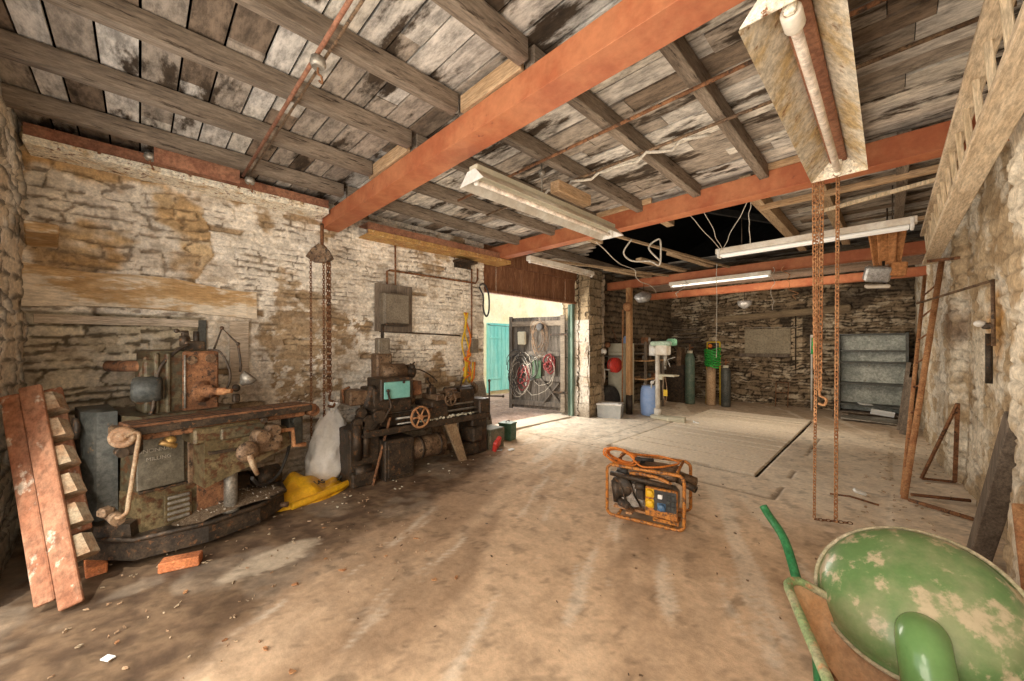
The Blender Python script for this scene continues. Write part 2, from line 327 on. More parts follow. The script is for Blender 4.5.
# ---------------------------------------------------------------- left wall
LX = -4.7; TOP = 3.22
def left_wall():
    s, z, ns, nz = grid(-.7, 4.0, .0125, 0, TOP, .0115)
    p1, R1 = stones(s, z, (.04, .085), (.10, .36), 3, .011, .024)
    p2, R2 = stones(s, z, (.05, .15), (.14, .5), 8, .018, .04)
    big = ((s < .46) & (z < 1.78)); left = sstep(.75, .15, s+.35*(fbm(s*2, z*2, 5)-.5))*(z > 1.78)
    useb = big | (left > .5)
    p = np.where(useb, p2, p1); R = np.where(useb, R2, R1)
    bumpn = fbm(s*9, z*9, 40, 4)
    dead = (R[2] > .975) & ~big                                        # stones that have dropped out
    h = p*(.007+.016*R[0]*np.where(useb, 2.0, 1))+.012*(bumpn-.5)+.03*(fbm(s*.9, z*.9, 60)-.5)
    h = np.where(dead, h-.05, h); h = np.where(big, h-.11+.02*R[1], h)
    # bricked-in recess with its own hollow
    # paint
    wash = lerp(C3(.68, .60, .49), C3(.82, .75, .65), fbm(s*3, z*3, 77)[:, None])
    bare = lerp(C3(.30, .2, .11), C3(.46, .34, .21), R[1][:, None]); ochre = lerp(C3(.43, .26, .11), C3(.58, .42, .24), R[0][:, None])
    slate = lerp(C3(.42, .34, .23), C3(.74, .64, .48), R[1][:, None]*.6+.4*fbm(s*2, z*7, 4)[:, None])
    k = fbm(s*1.6, z*1.6, 90, 5, .6)+.12*(R[1]-.5)
    # plaster patch area between the milling machine and the hoist: grittier, brown showing through
    rough_zone = sstep(.95, 1.1, s)*sstep(2.25, 2.05, s)*sstep(.75, .95, z)*sstep(1.95, 1.8, z)
    k2 = fbm(s*14, z*16, 31, 4, .7)
    fine = fbm(s*22, z*30, 7, 3, .6)
    washm = sstep(.28, .37, k+.10*(fine-.5)-.26*rough_zone*(k2 > .45)); washm = washm*(1-.95*dead)
    col = lerp(bare, wash, washm[:, None])
    edge = sstep(.25, .9, 1-p)
    col = lerp(col, C3(.12, .085, .055), (edge*(.12+.7*sstep(.48, .62, fbm(s*5, z*5, 15))))[:, None]); sc = sstep(.60, .68, fbm(s*10, z*24, 19, 4, .6)); col = lerp(col, C3(.40, .31, .21), (sc*.5)[:, None])
    lw = sstep(.55, .40, fbm(s*2.2, z*3, 44, 4, .6)+.10*(z-2.5)-.1)
    ocol = lerp(ochre, wash, lw[:, None]); ocol = lerp(ocol, C3(.14, .09, .05), (edge*.7)[:, None])
    col = np.where((left > .5)[:, None], ocol, col)
    sl = lerp(slate, C3(.58, .51, .41), (sstep(.52, .6, fbm(s*5, z*8, 12, 4, .6))*.6)[:, None])
    sl = lerp(sl, C3(.1, .075, .045), (edge*.9)[:, None]); col = np.where(big[:, None], sl, col)
    # browner towards the floor, and soot spots
    low = sstep(.55, .05, z+.35*(fbm(s*2, z*2, 6)-.5)); col = lerp(col, C3(.2, .145, .09), (low*.55)[:, None])
    dirty = sstep(.52, .64, fbm(s*2.3+3, z*3.1, 101, 5, .65)); col = lerp(col, C3(.30, .22, .145), (dirty*.45)[:, None])
    seam = sstep(.46, .54, fbm(s*7+5, z*13, 203, 4, .6))[:, None]; col = col*(.88+.2*seam)
    pos = np.stack([LX+h, s, z], 1)
    grid_mesh('wall_left', pos, ns, nz, col, M_stone)
    # the far stretch behind the pillar, in darker colours
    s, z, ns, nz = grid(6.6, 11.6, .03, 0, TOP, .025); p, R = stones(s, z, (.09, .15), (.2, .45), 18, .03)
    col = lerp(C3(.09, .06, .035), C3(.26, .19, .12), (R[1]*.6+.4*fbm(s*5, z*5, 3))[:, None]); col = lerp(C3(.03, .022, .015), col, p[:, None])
    grid_mesh('wall_left_far', np.stack([LX+p*.04+.02*R[0], s, z], 1), ns, nz, col, M_stone)
    # stone above the opening
    link('wall_left_over_opening', MB().box((LX-.12, 5.35, 3.07), (.2, 2.8, .34)), M_boardrust, kind='structure')
left_wall()

# wall end (jamb) beside the opening: quoins
def strip_wall(name, p0, p1, z1, tint0, tint1, seed, ds=.02, rh=(.1, .2), ww=(.2, .5), depth=.03, joint=.02, dark=.12, und=.03, lo=C3(.2, .15, .1), spots=None, z0=0):
    p0 = Vector((*p0, 0)); p1 = Vector((*p1, 0)); L = (p1-p0).length; d = (p1-p0).normalized(); n = Vector((-d.y, d.x, 0))
    s, z, ns, nz = grid(0, L, ds, z0, z1, ds)
    p, R = stones(s, z, rh, ww, seed, joint, .03)
    k = (R[1]*.5+.5*fbm(s*4, z*4, seed+5))[:, None]; col = lerp(tint0, tint1, k)
    if spots is not None: col = lerp(col, spots, sstep(.55, .63, fbm(s*2.5, z*2.5, seed+30, 5, .6))[:, None])
    col = lerp(col*dark/.5, col, p[:, None])
    low = sstep(.4, 0, z)[:, None]; col = lerp(col, lo, low*.6)
    h = p*(depth*.4+depth*R[0])+und*(fbm(s*3, z*3, seed+2)-.5)*2
    pos = np.stack([p0.x+d.x*s+n.x*h, p0.y+d.y*s+n.y*h, z], 1)
    return grid_mesh(name, pos, ns, nz, col, M_stone)
WA, WB = C3(.52, .44, .33), C3(.74, .67, .56)
strip_wall('wall_jamb', (-5.1, 4.0), (-4.7, 4.0), TOP, WA, WB, 12, depth=.01, und=.005)      # faces the opening
# stone pillar on the far side of the opening, pale rendered shaft below and bare stone above
strip_wall('wall_pillar_front', (-5.1, 6.62), (-4.4, 6.62), 2.05, C3(.46, .40, .32), C3(.60, .53, .44), 61, .016, (.2, .4), (.3, .7), .012, .01, spots=C3(.5, .4, .3))
strip_wall('wall_pillar_front_top', (-5.1, 6.62), (-4.4, 6.62), 3.12, C3(.26, .18, .1), C3(.5, .39, .25), 64, .016, (.12, .2), (.2, .4), .03, .014, z0=2.05)
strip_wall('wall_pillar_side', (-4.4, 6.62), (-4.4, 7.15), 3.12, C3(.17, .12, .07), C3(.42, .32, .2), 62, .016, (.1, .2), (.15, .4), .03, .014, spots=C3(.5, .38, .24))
strip_wall('wall_pillar_back', (-4.7, 7.15), (-4.38, 7.15), 3.1, C3(.2, .14, .09), C3(.4, .3, .2), 63, .03)
# near wall: stub seen at the left edge, then an unseen gap left open behind the camera to let light in
strip_wall('wall_near', (-3.5, -.62), (-4.75, -.62), TOP, C3(.60, .48, .33), C3(.86, .78, .66), 71, .014, (.07, .18), (.15, .4), .02, .02, und=.035, spots=C3(.88, .82, .72))
link('wall_near_header', MB().box((-1.45, -.75, 2.95), (4.1, .25, .55)), M_boardrust, kind='structure')

# back wall: sooty coursed stone with old whitewash spots
def back_wall():
    s, z, ns, nz = grid(-4.75, .75, .02, 0, TOP, .017); p, R = stones(s+5, z, (.05, .12), (.1, .4), 33, .022, .045)
    k = R[1]*.5+.5*fbm(s*4, z*6, 8); col = lerp(C3(.10, .068, .04), C3(.36, .26, .16), k[:, None])
    sp = sstep(.54, .64, fbm(s*4, z*8, 45, 5, .65)); col = lerp(col, C3(.55, .45, .32), (sp*.75)[:, None])
    so = sstep(.5, .62, fbm(s*1.3+9, z*1.4, 52, 4, .55)); col = lerp(col, C3(.05, .036, .024), (so*.75)[:, None])
    rec = (s > -2.75) & (s < -1.75) & (z > 1.3) & (z < 1.95)      # filled-in opening, smoother plaster
    col = np.where(rec[:, None], lerp(C3(.27, .22, .15), C3(.36, .30, .21), fbm(s*6, z*6, 2)[:, None]), col)
    pb = (s > -1.72) & (s < -1.5) & (z > .95) & (z < 2.2); col = np.where(pb[:, None], lerp(C3(.42, .31, .2), C3(.5, .4, .27), R[0][:, None]), col)
    col = lerp(C3(.035, .024, .015), col, np.where(rec, 1, p)[:, None])
    h = p*(.02+.05*R[0]); h = np.where(rec, -.05, h)
    grid_mesh('wall_back', np.stack([s, 11.5-h, z], 1), ns, nz, col, M_stone)
back_wall()

# right wall: lumpy lime render over rubble, following its own crooked line
def right_wall():
    line = [(-.7, .50), (1.0, .50), (3.35, .47), (3.42, .62), (4.5, .62), (5.2, .60), (6.3, .60), (6.45, .50), (8.0, .44), (11.6, .39)]
    ys = np.array([q[0] for q in line]); xs = np.array([q[1] for q in line])
    s, z, ns, nz = grid(.9, 11.6, .018, 0, TOP, .018)
    x0 = np.interp(s, ys, xs); p, R = stones(s, z, (.06, .17), (.14, .42), 55, .02, .06)
    p = sstep(.0, 1, p)*.7+.3*p
    lump = fbm(s*2.6, z*3.6, 14, 5, .5); h = p*(.006+.016*R[0])+.07*(lump-.5)+.016*(fbm(s*12, z*12, 24, 4, .6)-.5)
    k = fbm(s*2.1, z*2.1, 66, 5, .6)
    lime = lerp(C3(.60, .51, .38), C3(.78, .70, .57), fbm(s*6, z*6, 12)[:, None]); mud = lerp(C3(.36, .25, .14), C3(.5, .38, .24), R[1][:, None])
    near = sstep(3.6, 3.3, s); m = sstep(.40, .52, k+.10*near-.05*(s > 3.6)); col = lerp(mud, lime, m[:, None])
    bri = ((s > 6.6) & (s < 11.6)); wb = lerp(C3(.5, .42, .32), C3(.72, .66, .56), R[1][:, None]); col = np.where((bri & (z > .3))[:, None], lerp(wb, mud, (sstep(.5, .6, k)*.8)[:, None]), col)
    # rust-orange stain and the dark blown patch
    d1 = np.hypot((s-4.9)/.32, (z-1.65)/.42); st = sstep(1, .4, d1+.6*(fbm(s*7, z*7, 3)-.5)); col = lerp(col, C3(.50, .24, .05), (st*.75)[:, None])
    d2 = np.hypot((s-6.6)/.55, (z-1.75)/.33); st = sstep(1.1, .3, d2+.7*(fbm(s*6, z*6, 5)-.5)); col = lerp(col, C3(.16, .085, .04), (st*.85)[:, None])
    crk = np.abs(fbm(s*3.3, z*3.3, 311, 4, .6)-.5); ck = sstep(.012, .0, crk); h = h-.02*ck; col = lerp(col, C3(.16, .11, .065), (ck*.8)[:, None]); spk = sstep(.56, .66, fbm(s*9, z*9, 133, 4, .65)); col = lerp(col, C3(.40, .29, .17), (spk*.4)[:, None])
    col = lerp(col*.35, col, (.45+.55*p)[:, None]); low = sstep(.45, 0, z+.2*(k-.5)); col = lerp(col, C3(.24, .175, .11), (low*.55)[:, None])
    grid_mesh('wall_right', np.stack([x0-h, s, z], 1), ns, nz, col, M_stone)
    strip_wall('wall_right_near', (.55, .92), (.55, -.7), TOP, WA, WB, 44, .04)
right_wall()

# ---------------------------------------------------------------- floor
def floor():
    X, Y, nx, ny = grid(-5.2, .75, .022, -.8, 11.7, .028)
    h = .03*(fbm(X*1.1, Y*1.1, 3)-.5)+.008*(fbm(X*8, Y*8, 5)-.5)
    n = fbm(X*.9, Y*.9, 11, 5, .6); n2 = fbm((X+.5*Y)*3.4, (Y-.5*X)*1.1, 21, 6, .62); n3 = fbm(X*11, Y*11, 25, 4, .6)
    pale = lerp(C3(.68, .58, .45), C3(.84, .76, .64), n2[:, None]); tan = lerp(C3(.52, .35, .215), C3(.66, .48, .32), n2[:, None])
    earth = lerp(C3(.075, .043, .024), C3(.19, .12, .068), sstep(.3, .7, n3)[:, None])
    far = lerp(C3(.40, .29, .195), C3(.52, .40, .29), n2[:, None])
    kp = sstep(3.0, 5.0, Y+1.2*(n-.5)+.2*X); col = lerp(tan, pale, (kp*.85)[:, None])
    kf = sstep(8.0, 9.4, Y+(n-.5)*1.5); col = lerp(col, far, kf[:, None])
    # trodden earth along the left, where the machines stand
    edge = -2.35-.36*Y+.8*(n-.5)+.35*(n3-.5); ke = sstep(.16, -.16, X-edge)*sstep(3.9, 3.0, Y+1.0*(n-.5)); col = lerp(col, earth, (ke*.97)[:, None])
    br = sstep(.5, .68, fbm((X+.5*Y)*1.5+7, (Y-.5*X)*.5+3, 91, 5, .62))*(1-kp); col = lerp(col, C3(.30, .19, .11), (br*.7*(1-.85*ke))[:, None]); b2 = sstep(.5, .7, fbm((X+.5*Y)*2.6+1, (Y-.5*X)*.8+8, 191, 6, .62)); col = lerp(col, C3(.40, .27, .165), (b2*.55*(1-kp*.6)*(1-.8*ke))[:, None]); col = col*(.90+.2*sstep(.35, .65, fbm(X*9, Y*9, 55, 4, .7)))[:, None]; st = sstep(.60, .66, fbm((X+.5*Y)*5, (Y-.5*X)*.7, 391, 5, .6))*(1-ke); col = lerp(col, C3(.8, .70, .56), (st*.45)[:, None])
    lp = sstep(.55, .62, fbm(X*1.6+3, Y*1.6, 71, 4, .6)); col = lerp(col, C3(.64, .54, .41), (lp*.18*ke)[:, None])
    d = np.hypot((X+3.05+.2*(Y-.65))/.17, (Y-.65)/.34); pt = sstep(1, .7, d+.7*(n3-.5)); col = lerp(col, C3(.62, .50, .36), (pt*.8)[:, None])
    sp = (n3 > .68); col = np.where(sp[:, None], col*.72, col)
    # joints cast into the slab round the pit
    g = np.zeros_like(X)
    def groove(cond, dist, wd, dep): 
        nonlocal g
        g = np.maximum(g, np.where(cond, sstep(wd, wd*.35, np.abs(dist)+.02*(n3-.5)), 0)*dep)
    groove((Y > 4.4) & (Y < 8.0), X+.80+.05*(n2-.5), .022, .8*(n2 > .42)); groove((X < -.8) & (X > -1.9), Y-4.42, .03, .55)
    groove((X < -1.9) & (X > -4.4), Y-4.95-.04*X, .022, .6); groove((X < -2.2) & (X > -4.3), Y-3.3, .016, .5); groove((Y > 5.2)&(Y < 9), X+3.35, .016, .4)
    h = h-.02*g; col = lerp(col, C3(.13, .085, .05), (g*.9)[:, None])
    pit = (X > -3.02) & (X < -1.07) & (Y > 5.02) & (Y < 9.62); h = np.where(pit, -.07, h); col = np.where(pit[:, None], C3(.06, .04, .025), col)
    mound = sstep(-4.2, -4.6, X)*.03*(Y < 3.9); h = h+mound+ke*.02*(n3-.5)
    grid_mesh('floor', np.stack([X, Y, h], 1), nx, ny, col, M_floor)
floor()

def coloured(name, mb_boxes, mat, kind=None, parent=None, **kw):
    """boxes = (centre, dims, rot, colour): one mesh whose pieces carry their own colour"""
    bm = bmesh.new(); lay = bm.loops.layers.float_color.new('Col')
    for c, d, r, col in mb_boxes:
        g = bmesh.ops.create_cube(bm, size=1)['verts']; R = Euler(r).to_matrix()
        for v in g: v.co = Vector(c)+R @ Vector((v.co.x*d[0], v.co.y*d[1], v.co.z*d[2]))
        for f in {f for v in g for f in v.link_faces}:
            for l in f.loops: l[lay] = (*col, 1)
    me = bpy.data.meshes.new(name); bm.to_mesh(me); bm.free(); me.materials.append(mat)
    o = bpy.data.objects.new(name, me); COL.objects.link(o)
    if parent: o.parent = parent
    return props(o, kind=kind, **kw)

rnd = random.Random(5)
bx = []
y = 5.08
while y < 9.6:                                       # plank cover over the inspection pit
    wd = rnd.choice([.27, .55, .55, .38]); wd = min(wd, 9.62-y); k = rnd.uniform(-.03, .03)
    bx.append(((-2.05, y+wd/2, .0-.012), (1.87, wd-.05, .04), (0, rnd.uniform(-.002, .002), 0), (.80+k, .68+k, .53+k))); y += wd
coloured('pit_cover', bx, M_floor, label='dusty wide plank cover laid flush over the long inspection pit', cat='pit cover')

# ---------------------------------------------------------------- ceiling
def plank_ceiling():
    bx = []; r = random.Random(9); y = -.8
    while y < 11.6:
        wd = r.uniform(.13, .19); x = -4.95
        while x < .75:
            L = r.uniform(.6, 1.9); x1 = min(x+L, .78)
            t = r.random()
            if t < .40: col = (.46, .42, .37)
            elif t < .72: col = (.30, .25, .20)
            elif t < .88: col = (.18, .13, .09)
            else: col = (.52, .47, .40)
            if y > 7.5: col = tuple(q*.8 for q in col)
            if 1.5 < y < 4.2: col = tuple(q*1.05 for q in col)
            k = r.uniform(.85, 1.12); col = tuple(q*k for q in col)
            hx0, hx1 = max(-4.35, -3.0-.62*(y-4.35))+.12*math.sin(y*5), -1.0
            if y > 4.25 and y+wd < 7.75:
                for a, b in ((x, min(x1, hx0)), (max(x, hx1), x1)):
                    if b-a > .05: bx.append((((a+b)/2, y+wd/2, 3.19+r.uniform(0, .012)), (b-a-.004, wd-.012, .02), (0, r.uniform(-.004, .004), 0), col))
            else: bx.append((((x+x1)/2, y+wd/2, 3.19+r.uniform(0, .012)), (x1-x-.004, wd-.012, .02), (0, r.uniform(-.004, .004), 0), col))
            x = x1
        y += wd
    coloured('ceiling', bx, M_plank, kind='structure')
plank_ceiling()
# roof void above, its darkness put into the colour
m = MB(); m.box((-2.1, -.85, 4.0), (6.2, .1, 2.2)); m.box((-2.1, 11.75, 4.0), (6.2, .1, 2.2)); m.box((-5.15, 5.4, 3.75), (.1, 12.8, 1.1)); m.box((.95, 5.4, 3.75), (.1, 12.8, 1.1))
m.box((-3.65, 5.4, 4.65), (3.5, 12.8, .08), (0, -.4, 0)); m.box((-.55, 5.4, 4.65), (3.5, 12.8, .08), (0, .4, 0))
link('ceiling_roof_void', m, M_roofshade, kind='structure')
m = MB(); m.box((-4.98, 1.5, 1.6), (.3, 4.9, 3.3)); m.box((-4.98, 9.3, 1.6), (.3, 4.9, 3.3)); m.box((-2.1, 11.9, 1.6), (6.6, .5, 3.3)); m.box((1.0, 5.4, 1.6), (.35, 13, 3.3))
m.box((-4.3, -.95, 1.6), (1.5, .4, 3.3))
link('wall_outer_shell', m, M_yardwall, kind='structure')

# joists
JX = [-4.02, -3.33, -2.66, -2.05, -1.41, -.83, -.2]
names = ['closest to the left wall', 'second from the left wall', 'third from the left wall', 'middle one', 'third from the right wall', 'second from the right wall', 'closest to the right wall']
for bay, (ya, yb, what) in enumerate([(-.78, 1.5, 'of the near bay'), (1.55, 4.15, 'between the first two red beams')]):
    for i, x in enumerate(JX):
        g = MB().box((x+rnd.uniform(-.01, .01), (ya+yb)/2, 3.115+bay*.0), (.075, yb-ya, .12), (0, rnd.uniform(-.03, .03), rnd.uniform(-.004, .004)), .004)
        link('ceiling_joist', g, M_joist, label=f'rough brown ceiling joist {what}, {names[i]}', cat='joist', group='ceiling joists '+('of the near bay' if bay == 0 else 'of the second bay'))
def timber(name, p0, p1, w_, h_, mat, label, cat, group=None):
    return link(name, MB().bar(p0, p1, w_, h_, .003), mat, label=label, cat=cat, group=group)
timber('ceiling_joist', (-1.0, 4.2, 3.1), (-.98, 7.6, 3.1), .1, .14, M_joisty, 'thick pale brown joist along the right edge of the black roof hole', 'joist')
timber('ceiling_joist', (-.48, 4.2, 3.1), (-.46, 7.6, 3.1), .09, .14, M_joisty, 'brown joist behind the rusty hanging chains in the third bay', 'joist')
timber('ceiling_joist', (.08, 4.2, 3.1), (.08, 7.6, 3.1), .08, .14, M_joist, 'dark joist in the third bay behind the big wooden ladder', 'joist')
timber('ceiling_joist', (-4.05, 4.3, 3.1), (-4.03, 7.6, 3.1), .08, .13, M_joist, 'dark joist in the third bay above the cart opening', 'joist')
timber('timber_batten', (-1.0, 4.85, 3.02), (.48, 4.85, 3.02), .07, .05, M_joistx, 'orange-brown batten under the third bay joists just past the second beam', 'batten')
timber('timber_batten', (-.95, 6.6, 3.02), (.4, 6.6, 3.02), .06, .04, M_joistx, 'brown batten under the third bay joists above the hanging brown hood', 'batten')
timber('pole', (-.55, 5.15, 2.93), (.56, 5.0, 3.0), .035, .035, M_pale_z, 'pale round stick laid across behind the big wooden ladder into right wall', 'pole')
# broken timbers in and around the hole
for a, b, l in [((-3.05, 4.4, 3.06), (-2.95, 4.75, 3.02), 'short sawn joist stub left of the hole, behind the second beam'), ((-1.95, 4.3, 3.06), (-1.93, 4.72, 3.04), 'short sawn joist stub at the middle of the black hole, behind the second beam')]:
    timber('joist_stub', a, b, .09, .09, M_joisty, l, 'timber')
timber('timber_batten', (-2.72, 4.25, 3.02), (-2.05, 7.6, 2.93), .035, .035, M_joisty, 'thin straight batten crossing the black roof hole', 'batten')
timber('timber_batten', (-4.2, 4.9, 2.98), (-3.15, 7.6, 2.92), .04, .04, M_joisty, 'thin batten crossing from the pillar side to the third red beam', 'batten')
for i, (a, b) in enumerate([((-3.75, 6.2, 2.95), (-3.55, 7.6, 2.95)), ((-3.1, 6.2, 3.02), (-2.85, 7.6, 2.98)), ((-2.6, 6.3, 3.06), (-2.35, 7.6, 3.0))]):
    timber('loose_board', a, b, .12, .05, M_joisty, ['loose brown board over third beam, closest to the pillar', 'loose brown board over third beam, middle of the three', 'loose brown board over third beam, under the black hole'][i], 'board', 'loose boards lying across the third beam')
for i, (a, b) in enumerate([((-3.2, 5.0, 3.9), (-1.2, 7.4, 3.5)), ((-2.9, 5.4, 4.5), (-2.6, 7.2, 4.2))]):
    timber('rafter', a, b, .06, .1, M_roofshade, 'old rafter inside the roof void, coloured near-black for its shade', 'rafter', 'rafters in the dark void')

# steel beams
def ibeam(name, y0, y1, z0, z1, x0, x1, mat, label, tf=.016, web=.012):
    m = MB(); c = (x0+x1)/2; L = x1-x0; ym = (y0+y1)/2
    m.box((c, ym, z0+tf/2), (L, y1-y0, tf), bev=.002); m.box((c, ym, z1-tf/2), (L, y1-y0, tf), bev=.002); m.box((c, ym, (z0+z1)/2), (L, web, z1-z0-tf))
    return link(name, m, mat, label=label, cat='beam')
def boxbeam(y0, y1, z0, z1, x0, x1, label):
    m = MB(); ym = (y0+y1)/2
    m.box(((x0+x1)/2, ym, (z0+z1)/2), (x1-x0, y1-y0, z1-z0), bev=.006)
    m.box(((x0+x1)/2, ym, z0-.003), (x1-x0-.002, y1-y0+.012, .012), bev=.002)
    return link('steel_beam', m, M_redsteel, label=label, cat='beam')
boxbeam(1.52, 1.70, 2.88, 3.04, -4.72, .6, 'red painted steel beam nearest the camera, crossing the whole ceiling')
boxbeam(4.12, 4.27, 2.93, 3.12, -4.9, .65, 'red painted steel beam in the middle, chains hang from it')
boxbeam(7.58, 7.7, 2.78, 2.94, -4.55, .45, 'thin red painted steel beam past the black roof hole')
boxbeam(8.55, 8.68, 2.6, 2.73, -4.0, .42, 'lowest red steel beam, farthest one in front of back wall')
link('ceiling_soffit', MB().box((-1.7, 8.13, 2.77), (4.3, .82, .02)), worn('grey_brown_soffit', (.2, .14, .10), (.27, .2, .15), scale=5), kind='structure')
for (a, b, x0, x1, l) in [(1.50, 1.56, -3.4, -2.7, 'pale packing board wedged on top of near beam, left part'), (1.50, 1.56, -2.0, -1.45, 'pale packing board wedged on top of near beam, middle part'), (4.1, 4.15, -2.7, -1.9, 'orange packing board wedged on top of second beam, middle part'), (4.1, 4.15, -.85, -.25, 'orange packing board wedged on second beam beside the rusty lamp')]:
    link('packing_board', MB().box(((x0+x1)/2, (a+b)/2-.01, 3.10 if a < 2 else 3.15), (x1-x0, .03, .11 if a < 2 else .06), bev=.002), M_joistx, label=l, cat='board')

# wall plates: rusted channels along the left wall
def channel(y0, y1, z0, label, mats, x1=-4.43):
    t = thing('steel_channel', label, 'beam', (LX, (y0+y1)/2, z0))
    L = y1-y0; m = MB(); m.box((x1, (y0+y1)/2, z0+.066), (.02, L, .115), bev=.002)
    wpart('web', m, mats[0], t); wpart('lower_lip', MB().box((x1+.016, (y0+y1)/2, z0+.018), (.012, L, .06), bev=.002), mats[1], t, 'flaking cream paint over rust'); m = MB(); m.box(((x1+LX)/2+.005, (y0+y1)/2, z0), (x1-LX+.05, L, .018), bev=.002)
    wpart('lower_flange', m, mats[1], t, 'flaking cream paint over rust'); m = MB(); m.box(((x1+LX)/2, (y0+y1)/2, z0+.13), (x1-LX+.03, L, .015))
    wpart('upper_flange', m, mats[0], t)
channel(-.60, 1.5, 2.985, 'rusty channel beam with flaking cream underside along left wall, nearest corner', (M_brownsteel, M_rustwhite))
channel(1.95, 4.35, 2.86, 'ochre rusty channel beam along left wall, ending beside the cart opening', (M_brownsteel, worn('ochre_flange', (.5, .3, .1), (.4, .2, .07), (.6, .45, .25), scale=6, k3=.62)), -4.43)
link('rusty_plate', MB().box((-4.12, .36, 3.02), (.02, .56, .12), (0, 0, 0), .002), M_brownsteel, label='red-brown steel plate hanging just above the near wall channel', cat='plate')
link('steel_bracket', MB().box((-4.6, 3.55, 2.79), (.2, .34, .035)).box((-4.66, 3.55, 2.74), (.04, .3, .08)), M_castdark, label='dark angle bracket under the ochre wall channel', cat='bracket')

# timber lintel over the blocked opening and its batten
m = MB(); n = 16; R = []
for i in range(n+1):
    t = i/n; yy = -.63+1.5*t; zb = 1.80+.07*math.sin(min(t*1.5, 1)*math.pi*.5)*(1-t)*1.2 - .02*t; zt = 2.14-.02*math.sin(t*9)-.07*t
    d = .10-.05*t
    R.append([m.bm.verts.new((LX-.1 if k in (0, 3) else LX+d-(.02 if k == 2 else 0)+.008*math.sin(i*2.1+k), yy, (zb, zb, zt, zt)[k])) for k in range(4)])
m.loft(R, True, False); link('timber_lintel', m, M_lintel, label='weathered ochre curved timber lintel over the blocked opening in left wall', cat='lintel')
link('timber_batten', MB().box((LX-.0, -.07, 1.715), (.05, 1.03, .07), (0, 0, 0), .003), M_boardpale, label='pale nailed board fixed beneath the curved timber lintel', cat='board')
link('timber_batten', MB().box((LX-.0, .43, 1.45), (.06, .06, .6), (0, 0, 0), .003), M_castblue, label='dark upright post at the right edge of the blocked opening', cat='board')
link('timber_stub', MB().bar((-4.75, -.55, 2.3), (-4.3, -.5, 2.36), .16, .07, .01), M_lintel, label='broken timber end sticking out of corner above the curved lintel', cat='timber')
link('pale_board', MB().box((LX+.035, .72, 1.45), (.02, .16, .6), (0, 0, 0), .003), M_boardpale, label='pale upright board with nail holes on wall behind the milling machine', cat='board')

# boarding above the opening, and frame
t = thing('boarded_screen', 'rusty brown vertical boarding filling the top of the cart opening', 'boarding', (-4.78, 5.2, 2.42))
yy = 3.98; i = 0
while yy < 6.62:
    wd = rnd.uniform(.15, .22); m = MB().box((-4.78+rnd.uniform(-.012, .012), yy+wd/2, 2.68), (.025, wd-.006, .52), bev=.002)
    wpart('board', m, M_boardrust, t); yy += wd
wpart('bottom_rail', MB().box((-4.76, 5.3, 2.42), (.09, 2.64, .05), bev=.004), M_boardrust, t)
link('trim_1', MB().box((-4.80, 6.60, 1.2), (.06, .10, 2.4), bev=.006), M_greentrim, kind='structure')
link('trim_2', MB().box((-4.89, 6.62, 1.2), (.05, .08, 2.4), bev=.006), M_greentrim, kind='structure')
link('trim_threshold', MB().box((-4.95, 5.2, .005), (.5, 2.4, .05)).jitter(.004), M_floor, kind='structure')
bpy.data.objects['trim_threshold'].data.color_attributes.new('Col', 'FLOAT_COLOR', 'POINT').data.foreach_set('color', [.62, .53, .42, 1]*8)

# ---------------------------------------------------------------- outside yard
link('ground_yard', MB().box((-7.5, 6.5, -.06), (6, 14, .1)), M_yardfloor, kind='structure')
link('wall_yard', MB().box((-9.15, 7.5, 2.2), (1, 14, 4.6)), M_yardwall, kind='structure')
t = props(bpy.data.objects.new('door_2', None), kind='structure'); COL.objects.link(t); t.location = (-8.6, 8.0, 0)
for k in range(5): wpart('door_board', MB().box((-8.6, 7.66+k*.16, 1.12), (.05, .152, 2.0), bev=.006), M_tealdoor, t)
wpart('door_frame', MB().box((-8.62, 7.53, 1.12), (.1, .07, 2.1)).box((-8.62, 8.45, 1.12), (.1, .07, 2.1)).box((-8.62, 7.99, 2.17), (.1, .99, .07)), M_tealdoor, t)
for z_ in (.5, 1.75): wpart('hinge', MB().box((-8.57, 7.78, z_), (.012, .5, .04)), M_tealdoor, t)

# open plank door hung with cables
hp = Vector((-4.95, 6.50, 0)); dp = Vector((-6.2, 6.10, 0)); dd = (dp-hp).normalized(); dn = Vector((-dd.y, dd.x, 0)); rz = math.atan2(dd.y, dd.x)
D = props(bpy.data.objects.new('door_1', None), kind='structure'); COL.objects.link(D); D.location = hp; D.rotation_euler = (0, 0, rz)
M_doorgrey = wood('weathered_grey_door', (.07, .058, .047), (.15, .125, .10), 'z', (.26, .22, .18), k3=.66); M_doorpale = wood('pale_door_rail', (.27, .22, .165), (.18, .14, .1), 'x')
for k in range(8): part('door_board', MB().box((.06+.163*k, -.02, 1.12), (.155, .025, 2.05), bev=.003), M_doorgrey, D)
for z_ in (.22, .78, 1.33, 2.0): part('door_ledge', MB().box((.65, .02, z_), (1.28, .045, .11), bev=.004), M_doorgrey if z_ < 1.9 else M_doorpale, D)
part('door_stile', MB().box((.02, .02, 1.12), (.1, .05, 2.1), bev=.004), M_doorpale, D); part('door_stile', MB().box((1.28, .02, 1.12), (.08, .05, 2.1), bev=.004), M_doorgrey, D)
part('door_brace', MB().bar((.1, .025, .3), (.95, .025, 1.28), .03, .09, .003, (0, 1, 0)), M_doorgrey, D); part('door_brace', MB().bar((.1, .025, .7), (.5, .025, .2), .03, .06, .003, (0, 1, 0)), M_doorgrey, D)
part('door_hinge', MB().box((.1, .05, 1.75), (.4, .01, .05)), M_castdark, D); part('door_hinge', MB().box((.1, .05, .5), (.4, .01, .05)), M_castdark, D)
DM = mtx(D)
